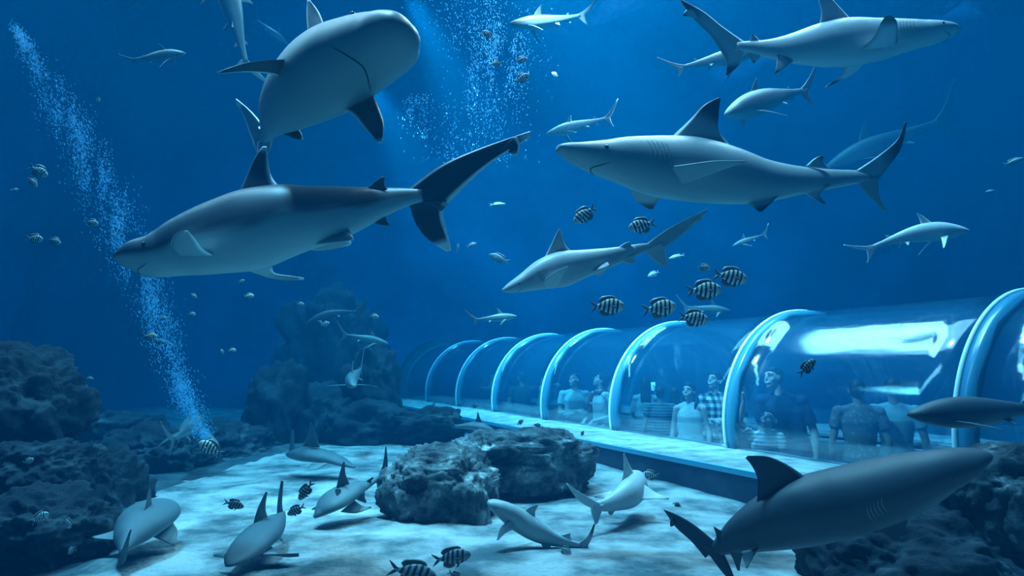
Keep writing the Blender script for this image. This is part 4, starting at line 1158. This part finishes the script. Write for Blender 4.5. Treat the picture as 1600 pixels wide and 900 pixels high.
def person(px, top, d, H, label, turn=0, head=(0, 0, 0), arms=None, skin='light', female=False, shirt=None, sleeve=.5, hem=.92, bottom=None, skirt=False,
           hair='short', child=False, vox=.009, lean=0.0, smile=False, group=None, leanf=0.0, extra=None, face=True, fingers=True, back=False, dress=False, dep=None, shirt_name='shirt'):
    q = (px - 800) / F
    Y = dep or d / (cos(AZ) * q + sin(AZ))
    top_w = W(px, top, Y)
    # W takes depth along the view axis: near the horizon that is the same as distance ahead
    zf = CZ - 1.72
    Hh = top_w.z - zf
    root = empty('person', (top_w.x, top_w.y, zf))
    k = Hh / 1.75
    fdir = math.atan2(-top_w.x, -top_w.y)      # facing the viewer
    base = math.atan2(-(-top_w.x), -top_w.y)   # rotation that takes +y to the viewer
    root.rotation_euler = (0, 0, base - radians(turn))
    root.scale = (k, k, k)
    tag(root, label, 'person', group)
    sw = .165 if female else .19
    hw = .15 if female else .145
    if child: sw, hw = .17, .13
    hs = 1.22 if child else 1.0
    def sp(z): # spine bends sideways / forward above the hips
        t = max(z - .92, 0)
        return V3((lean * t, leanf * t, 0))
    SH = {s: V3((s * sw, -.005, 1.425)) + sp(1.425) for s in (1, -1)}
    if arms is None: arms = {}
    A = {}
    for s in (1, -1):
        el, wr_, *r = arms.get(s, ((s * (sw + .06), -.02, 1.13), (s * (sw + .075), .06, .88)))
        A[s] = (V3(el), V3(wr_), r[0] if r else {})
    nb = V3((0, -.015, 1.47)) + sp(1.47)
    hc = V3((0, .012, 1.635 if not child else 1.615)) + sp(1.63)
    yaw, pitch, tilt = [radians(a) for a in head]
    HR = (Matrix.Rotation(-yaw, 3, 'Z') @ Matrix.Rotation(pitch, 3, 'X') @ Matrix.Rotation(tilt, 3, 'Y'))
    piv = hc + V3((0, -.02, -.08))
    def hp(x, y, z): return piv + HR @ (V3((x, y + .02, z + .08)) * hs)
    def hb(bm, c, r, seg=14):
        ball(bm, hp(*c), [a * hs for a in r], seg, HR)
    legx = .085
    def body(bm):
        loft(bm, [(sp(z) + V3((0, y, z)), rx, ry) for z, y, rx, ry in ((.86, -.01, hw * .9, .095), (.93, -.01, hw + .01, .105), (1.02, 0, hw - .005, .095), (1.10, .0, hw - .025, .088), (1.20, 0, hw, .10), (1.32, .0, sw - .02, .108), (1.385, -.005, sw - .04, .092), (1.43, -.01, sw - .085, .075), (1.47, -.014, .06, .055))])
        tube(bm, [SH[-1] + V3((.03, 0, -.01)), nb + V3((-.06, 0, -.02)), nb + V3((.06, 0, -.02)), SH[1] - V3((.03, 0, .01))], [.046, .045, .045, .046], 10)
        for s in (1, -1): ball(bm, SH[s] + V3((-.008 * s, 0, -.008)), .053 if not female else .045, 12)
        tube(bm, [nb - V3((0, 0, .04)), nb.lerp(hp(0, -.02, -.07), .5), hp(0, -.02, -.05)], [.058 if not female else .05, .048 if not female else .042, .05], 12)
        for s in (1, -1):
            el, wr_, o = A[s]
            tube(bm, [SH[s], SH[s].lerp(el, .35), el], [.052 if not female else .044, .046 if not female else .038, .036 if not female else .031], 10)
            tube(bm, [el, el.lerp(wr_, .3), wr_], [.037 if not female else .032, .038 if not female else .032, .025 if not female else .021], 10)
            if fingers:
                dd = (wr_ - el)
                hand(bm, wr_, V3(o.get('dir', dd)), V3(o.get('n', (s, .3, 0))), .95 * (1.0 if not child else 1.1), o.get('fist', .3), o.get('point', False), o.get('th', 1))
            else:
                ball(bm, wr_ + (wr_ - el).normalized() * .06, (.035, .035, .06), 8)
            hip = V3((s * legx, -.01, .9))
            tube(bm, [hip, V3((s * (legx + .01), .0, .70)), V3((s * legx, .01, .49)), V3((s * legx, -.02, .32)), V3((s * legx, -.03, .08))], [.085, .075, .052, .052, .036], 12)
            tube(bm, [V3((s * legx, -.045, .045)), V3((s * legx, .03, .045)), V3((s * legx * 1.1, .12, .03))], [.036, .038, .026], 10)
        hb(bm, (0, -.014, .022), (.074, .090, .090), 20)
        hb(bm, (0, .018, -.04), (.056, .062, .062), 16)
        hb(bm, (0, .058, -.092), (.026, .024, .020))
        for s in (1, -1):
            hb(bm, (s * .034, .048, -.026), (.028, .028, .028))
            hb(bm, (s * .030, .066, .030), (.030, .016, .012))
            hb(bm, (s * .077, -.010, -.008), (.010, .020, .031))
        tube(bm, [hp(0, .078, .02), hp(0, .092, -.008), hp(0, .098, -.024)], [.009 * hs, .011 * hs, .014 * hs], 10)
        hb(bm, (0, .078, -.058), (.026, .014, .016))
    fused('body', body, SK[skin], root, vox, 3)
    # face
    if face:
        for s in (1, -1):
            b = bmesh.new(); ball(b, hp(s * .031, .0755, .010), (.0115 * hs, .005, .0050 * hs), 10, HR); o = obj('eye', b, M_white, root)
            b2 = bmesh.new(); ball(b2, hp(s * .031, .0795, .010), (.0056 * hs, .0025, .0052 * hs), 8, HR); obj('pupil', b2, M_eye, o)
            b = bmesh.new(); tube(b, [hp(s * .015, .084, .030), hp(s * .032, .086, .036), hp(s * .050, .074, .031)], [.003, .0042, .002], 6); obj('eyebrow', b, M_hair, root)
        b = bmesh.new()
        w_ = .030 if smile else .022
        tube(b, [hp(-w_, .073, -.052), hp(-w_ * .5, .0845, -.060), hp(0, .088, -.063 if smile else -.059), hp(w_ * .5, .0845, -.060), hp(w_, .073, -.052)], [.002, .0055, .0065, .0055, .002], 8)
        obj('mouth', b, M_lip, root)
        if smile:
            b = bmesh.new(); tube(b, [hp(-w_ * .8, .0795, -.0535), hp(0, .0925, -.0580), hp(w_ * .8, .0795, -.0535)], [.0015, .0048, .0015], 8); obj('teeth', b, M_teeth, root)
    # hair
    def hairb(bm):
        hb(bm, (0, -.030, .036), (.083, .090, .086), 18)
        hb(bm, (0, .002, .068), (.074, .068, .044), 16)
        hb(bm, (0, -.05, -.01), (.072, .058, .07), 14)
        if hair in ('short', 'boy'):
            for i in range(9):
                a = (i - 4) / 4
                tube(bm, [hp(a * .05, .02, .10), hp(a * .062, .055 - abs(a) * .02, .084), hp(a * .070, .070 - abs(a) * .034, .062 if hair == 'short' else .040)], [.016, .013, .006], 6)
        if hair == 'boy':
            hb(bm, (0, -.04, .0), (.088, .08, .09), 14)
        if hair in ('tied', 'pigtails', 'tail'):
            for s in (1, -1):
                tube(bm, [hp(s * .01, .05, .098), hp(s * .05, .058, .072), hp(s * .074, .03, .03), hp(s * .074, -.02, .0)], [.012, .014, .014, .014], 6)
        if hair == 'tied':
            hb(bm, (0, -.10, .03), (.045, .04, .045))
        if hair == 'pigtails':
            for s in (1, -1):
                tube(bm, [hp(s * .07, -.04, -.02), hp(s * .10, -.03, -.09), hp(s * .10, .0, -.17), hp(s * .09, .01, -.23)], [.022, .026, .022, .008], 8)
        if hair == 'tail':
            tube(bm, [hp(.04, -.07, -.02), hp(.075, -.05, -.11), hp(.09, -.0, -.2), hp(.09, .02, -.30)], [.035, .033, .03, .01], 8)
        if hair == 'long':
            loft(bm, [(nb + V3((0, -.075, -.16)), .085, .02), (nb + V3((0, -.075, -.05)), .088, .03), (hp(0, -.06, -.08), .082, .05), (hp(0, -.045, 0), .085, .075)], 14)
    fused('hair', hairb, M_hair, root, max(vox, .008), 2)
    g = .013
    if shirt:
        def shb(bm):
            pts = [(hem, -.005, hw + .032, .130), (1.0, 0, hw + .012, .112), (1.10, 0, hw - .004, .108), (1.20, 0, hw + .014, .116), (1.32, 0, sw - .006, .122), (1.385, -.005, sw - .026, .104), (1.435, -.01, sw - .075, .084), (1.468, -.014, .07, .064)]
            if hem > 1.0: pts = [p for p in pts if p[0] > hem or p[0] == hem]
            loft(bm, [(sp(z) + V3((0, y, z)), rx, ry) for z, y, rx, ry in pts], 24)
            tube(bm, [SH[-1] + V3((.04, 0, -.01)), nb + V3((-.06, 0, -.022)), nb + V3((.06, 0, -.022)), SH[1] - V3((.04, 0, .01))], .056, 10)
            for s in (1, -1):
                el, wr_, o = A[s]
                if sleeve <= 0: continue
                up = SH[s].lerp(el, min(sleeve, 1))
                ball(bm, SH[s] + V3((-.008 * s, 0, -.008)), .066 if not female else .058, 14)
                tube(bm, [SH[s] - V3((s * .012, 0, 0)), SH[s].lerp(up, .5), up], [.058 if not female else .05, .062 if not female else .054, .060 if not female else .050], 12)
                if sleeve > 1:
                    tube(bm, [el, el.lerp(wr_, (sleeve - 1))], [.050, .040], 12)
        fused(shirt_name, shb, shirt, root, vox, 2)
    if bottom:
        def bt(bm):
            if skirt:
                n_ = 48
                R = []
                for z, r_, w_ in ((1.05 if hem < 1.06 else hem + .01, hw - .0, 0), (.95, hw + .035, .002), (.75, hw + .075, .010), (.55, hw + .11, .014)):
                    R.append([bm.verts.new((sp(z).x + (r_ + w_ * cos(12 * 2 * pi * i / n_)) * cos(2 * pi * i / n_), (r_ * .8 + w_ * cos(12 * 2 * pi * i / n_)) * sin(2 * pi * i / n_), z)) for i in range(n_)])
                for a_, b_ in zip(R, R[1:]):
                    for i in range(n_): bm.faces.new((a_[i], a_[(i + 1) % n_], b_[(i + 1) % n_], b_[i]))
                bm.faces.new(R[0]); bm.faces.new(R[-1][::-1])
            else:
                loft(bm, [(sp(z) + V3((0, -.008, z)), rx, ry) for z, rx, ry in ((.84, hw + .002, .105), (.94, hw + .010, .110), (1.0, hw - .004, .098))], 24)
                for s in (1, -1):
                    tube(bm, [V3((s * legx, -.01, .9)), V3((s * (legx + .01), 0, .7)), V3((s * legx, .01, .49)), V3((s * legx, -.02, .3)), V3((s * legx, -.03, .10))], [.092, .084, .064, .058, .053], 14)
        fused('skirt' if skirt else 'trousers', bt, bottom, root, max(vox, .01), 1)
    def sho(bm):
        for s in (1, -1):
            tube(bm, [V3((s * legx, -.06, .042)), V3((s * legx, .03, .045)), V3((s * legx * 1.1, .13, .036))], [.042, .044, .034], 10)
    fused('shoes', sho, M_shoe, root, .014, 1)
    if extra: extra(root, hp, sp, A, nb, SH)
    return root
M_shoe = mat('shoe', (.05, .05, .06), .5)
C_pale = cloth('shirt_pale_blue', (.42, .62, .66)); C_white = cloth('top_white', (.62, .70, .70)); C_navy = cloth('shirt_navy', (.035, .07, .14))
C_trs = cloth('trousers_light', (.40, .52, .54)); C_dark = cloth('cloth_dark', (.05, .07, .09)); C_shawl = cloth('shawl_pale', (.30, .44, .46)); C_pink = cloth('top_dusty', (.26, .24, .27))
C_dress = pattern('dress_pleated', 'pleat', (.62, .70, .70), (0, 0, 0)); C_plaid = pattern('shirt_plaid', 'plaid', (.72, .76, .76), (.02, .025, .035), (.22, .25, .27))
C_strp = pattern('polo_stripe', 'stripe', (.78, .80, .78), (.05, .16, .34), (.45, .33, .25)); C_dots = pattern('scarf_dots', 'dots', (.16, .07, .08), (.65, .65, .64))
C_print = pattern('shirt_print', 'dots', (.16, .17, .18), (.26, .28, .29)); C_bstr = pattern('shirt_dim_stripe', 'stripe', (.20, .26, .30), (.08, .07, .09), (.06, .06, .08))

def cross_arms():
    return {1: ((.235, .03, 1.12), (-.03, .20, 1.17), {'n': (0, .6, 1), 'fist': .25, 'dir': (-1, -.15, .12), 'th': 1}),
            -1: ((-.235, .03, 1.12), (.04, .215, 1.125), {'n': (0, .8, 1), 'fist': .3, 'dir': (1, -.25, .02), 'th': -1})}
person(897, 583, 4.95, 1.7, 'man in a pale blue t-shirt with crossed arms, laughing upward inside the tunnel', turn=0, head=(38, 20, 4), arms=cross_arms(), skin='tan', shirt=C_pale, bottom=C_trs, smile=True, sleeve=.55, vox=.009)
def scarf(root, hp, sp, A, nb, SH):
    def f(bm):
        tube(bm, [nb + V3((.09 * cos(a), .085 * sin(a), .0 - .02 * sin(a))) for a in [i * 2 * pi / 14 for i in range(15)]], .036, 8)
        tube(bm, [nb + V3((.06, .08, -.02)), nb + V3((.07, .125, -.12)), nb + V3((.07, .135, -.25)), nb + V3((.07, .13, -.40))], [.045, .05, .055, .05], 10)
        tube(bm, [nb + V3((-.06, -.03, -.0)), nb + V3((-.13, -.06, -.07)), nb + V3((-.15, -.09, -.16))], [.045, .045, .03], 10)
    fused('scarf', f, C_dots, root, .011, 2)
person(936, 582, 4.95, 1.68, 'woman with a dark dotted scarf and white skirt looking up in profile inside the tunnel', turn=52, head=(34, 26, 0), arms={1: ((.20, -.06, 1.14), (.10, .20, 1.06), {'n': (0, .6, .8), 'dir': (-.5, 1, -.7), 'fist': .2}), -1: ((-.21, -.08, 1.13), (-.08, .20, 1.05), {'n': (0, .6, .8), 'dir': (.5, 1, -.9), 'fist': .25, 'th': -1})},
       female=True, shirt=C_white, sleeve=.3, bottom=C_dress, skirt=True, hair='tied', extra=scarf, hem=1.02)
person(1076, 597, 4.95, 1.55, 'girl with pigtails in a pale sleeveless dress, smiling, inside the tunnel', turn=12, head=(14, 6, 0), female=True, shirt=C_white, sleeve=0, bottom=C_dress, skirt=True, hair='pigtails', smile=True, hem=1.02, shirt_name='bodice')
person(1116, 580, 5.42, 1.7, 'woman in a black and white checked shirt with folded arms behind the girl', turn=18, head=(22, 12, 0), arms=cross_arms(), female=True, shirt=C_plaid, sleeve=1.8, hem=.80, bottom=C_plaid, skirt=True, hair='tail', smile=True, vox=.009)
person(1240, 573, 5.12, 1.78, 'tall man in a dark blue t-shirt leaning toward the small boy', turn=8, head=(34, 8, 8), arms={-1: ((-.15, -.03, 1.13), (-.16, .04, .87), {'n': (-1, 0, 0), 'fist': .25, 'dir': (0, .1, -1), 'th': -1}), 1: ((.33, -.02, 1.13), (.31, .05, .88), {'n': (1, 0, 0), 'fist': .3, 'dir': (0, .1, -1)})}, shirt=C_navy, sleeve=.75, hem=.84, bottom=C_trs, smile=True, lean=.26, vox=.009)
person(1185, 640, 4.72, 1.3, 'small boy in a striped polo shirt pointing up beside the tall man', turn=5, head=(25, 22, -10), child=True, lean=-.14, arms={1: ((.22, .08, 1.60), (.16, .13, 1.86), {'dir': (.1, .1, 1), 'n': (0, -1, 0), 'point': True, 'fist': 1.1}), -1: ((-.27, .0, 1.16), (-.30, .08, .94), {'n': (-1, 0, 0), 'fist': .4, 'th': -1})}, shirt=C_strp, sleeve=.55, bottom=C_dark, hair='boy', smile=True, vox=.010)
def camera_ex(root, hp, sp, A, nb, SH):
    b = bmesh.new(); c = hp(0, .15, .02)
    box(b, (c.x - .07, c.y - .03, c.z - .045), (c.x + .07, c.y + .03, c.z + .045)); tube(b, [c + V3((0, .02, 0)), c + V3((0, .10, 0))], [.035, .04], 14)
    box(b, (c.x - .03, c.y - .02, c.z + .045), (c.x + .03, c.y + .02, c.z + .065))
    o = obj('camera', b, M_dark, smooth=False)
    bpy.context.view_layer.update()
    o.data.transform(root.matrix_basis); tag(o, 'dark camera held up by the photographer near the far end of the tunnel', 'camera')
person(757, 584, 5.25, 1.62, 'person in dark clothes raising a camera, farthest visitor in the tunnel', turn=-70, head=(0, 8, 0), arms={1: ((.20, .20, 1.42), (.07, .20, 1.62), {'fist': .8, 'dir': (0, .2, 1), 'n': (1, 0, 0)}), -1: ((-.20, .20, 1.42), (-.07, .20, 1.62), {'fist': .8, 'dir': (0, .2, 1), 'n': (-1, 0, 0), 'th': -1})}, skin='dim', female=True, shirt=C_dark, sleeve=.2, bottom=C_trs, extra=camera_ex, vox=.013, hair='tied', face=True)
person(816, 581, 5.1, 1.7, 'dark-haired adult seen from behind pointing right with one arm, in the tunnel', turn=170, head=(-20, 0, 0), arms={1: ((.42, .12, 1.44), (.66, .14, 1.50), {'dir': (1, 0, .1), 'n': (0, -1, .3), 'point': True, 'fist': 1.0}), -1: ((-.25, 0, 1.15), (-.18, .12, .95), {'th': -1})}, skin='dim', shirt=C_dark, sleeve=.5, bottom=C_dark, hair='short', face=False, vox=.013)
person(806, 588, 5.75, 1.6, 'long-haired person in dark clothes left of the pointing adult', turn=160, skin='dim', female=True, shirt=C_dark, sleeve=.5, bottom=C_dark, hair='long', face=False, vox=.014)
def phone_ex(root, hp, sp, A, nb, SH):
    b = bmesh.new(); c = A[1][1] + V3((-.03, .03, .10))
    box(b, (c.x - .035, c.y - .005, c.z - .07), (c.x + .035, c.y + .005, c.z + .07)); bmesh.ops.bevel(b, geom=b.edges[:], offset=.004, segments=2, affect='EDGES')
    o = obj('phone', b, M_phone); o.data.transform(root.matrix_basis); tag(o, 'small bright phone held up by the long-haired woman facing away', 'phone')
M_phone = mat('phone_glow', (.6, .8, .9), .2); M_phone.node_tree.nodes['Principled BSDF'].inputs['Emission Color'].default_value = (.5, .85, 1, 1); M_phone.node_tree.nodes['Principled BSDF'].inputs['Emission Strength'].default_value = 1.5
person(1008, 590, 5.8, 1.6, 'long-haired woman in a pale shawl seen from behind holding up a phone', turn=180, arms={1: ((.22, .14, 1.30), (.16, .28, 1.50), {'dir': (0, .3, 1), 'n': (1, 0, 0), 'fist': .6}), -1: ((-.22, .05, 1.16), (-.12, .2, 1.0), {'th': -1})}, skin='dim', female=True, shirt=C_shawl, sleeve=.9, hem=1.12, bottom=C_bstr, skirt=True, hair='long', face=False, extra=phone_ex, vox=.012)
person(1031, 603, 5.5, 1.4, 'short-haired person in a dim striped shirt, middle of the three facing away', turn=180, skin='dim', shirt=C_bstr, sleeve=.5, bottom=C_dark, hair='short', face=False, vox=.013)
person(1054, 605, 5.8, 1.4, 'person in a dusty pink top, rightmost of the three facing away', turn=185, skin='dim', female=True, shirt=C_pink, sleeve=.5, bottom=C_dark, hair='long', face=False, vox=.013)
person(1338, 592, 5.52, 1.6, 'person in a grey printed shirt seen from behind, under the white reflection', turn=175, skin='tan', shirt=C_print, sleeve=.6, bottom=C_dark, hair='short', face=False, vox=.011)
person(1394, 590, 5.88, 1.6, 'person in a pale shirt seen from behind, rightmost visitor in the tunnel', turn=185, skin='tan', shirt=C_shawl, sleeve=.6, bottom=C_dark, hair='short', face=False, vox=.011)
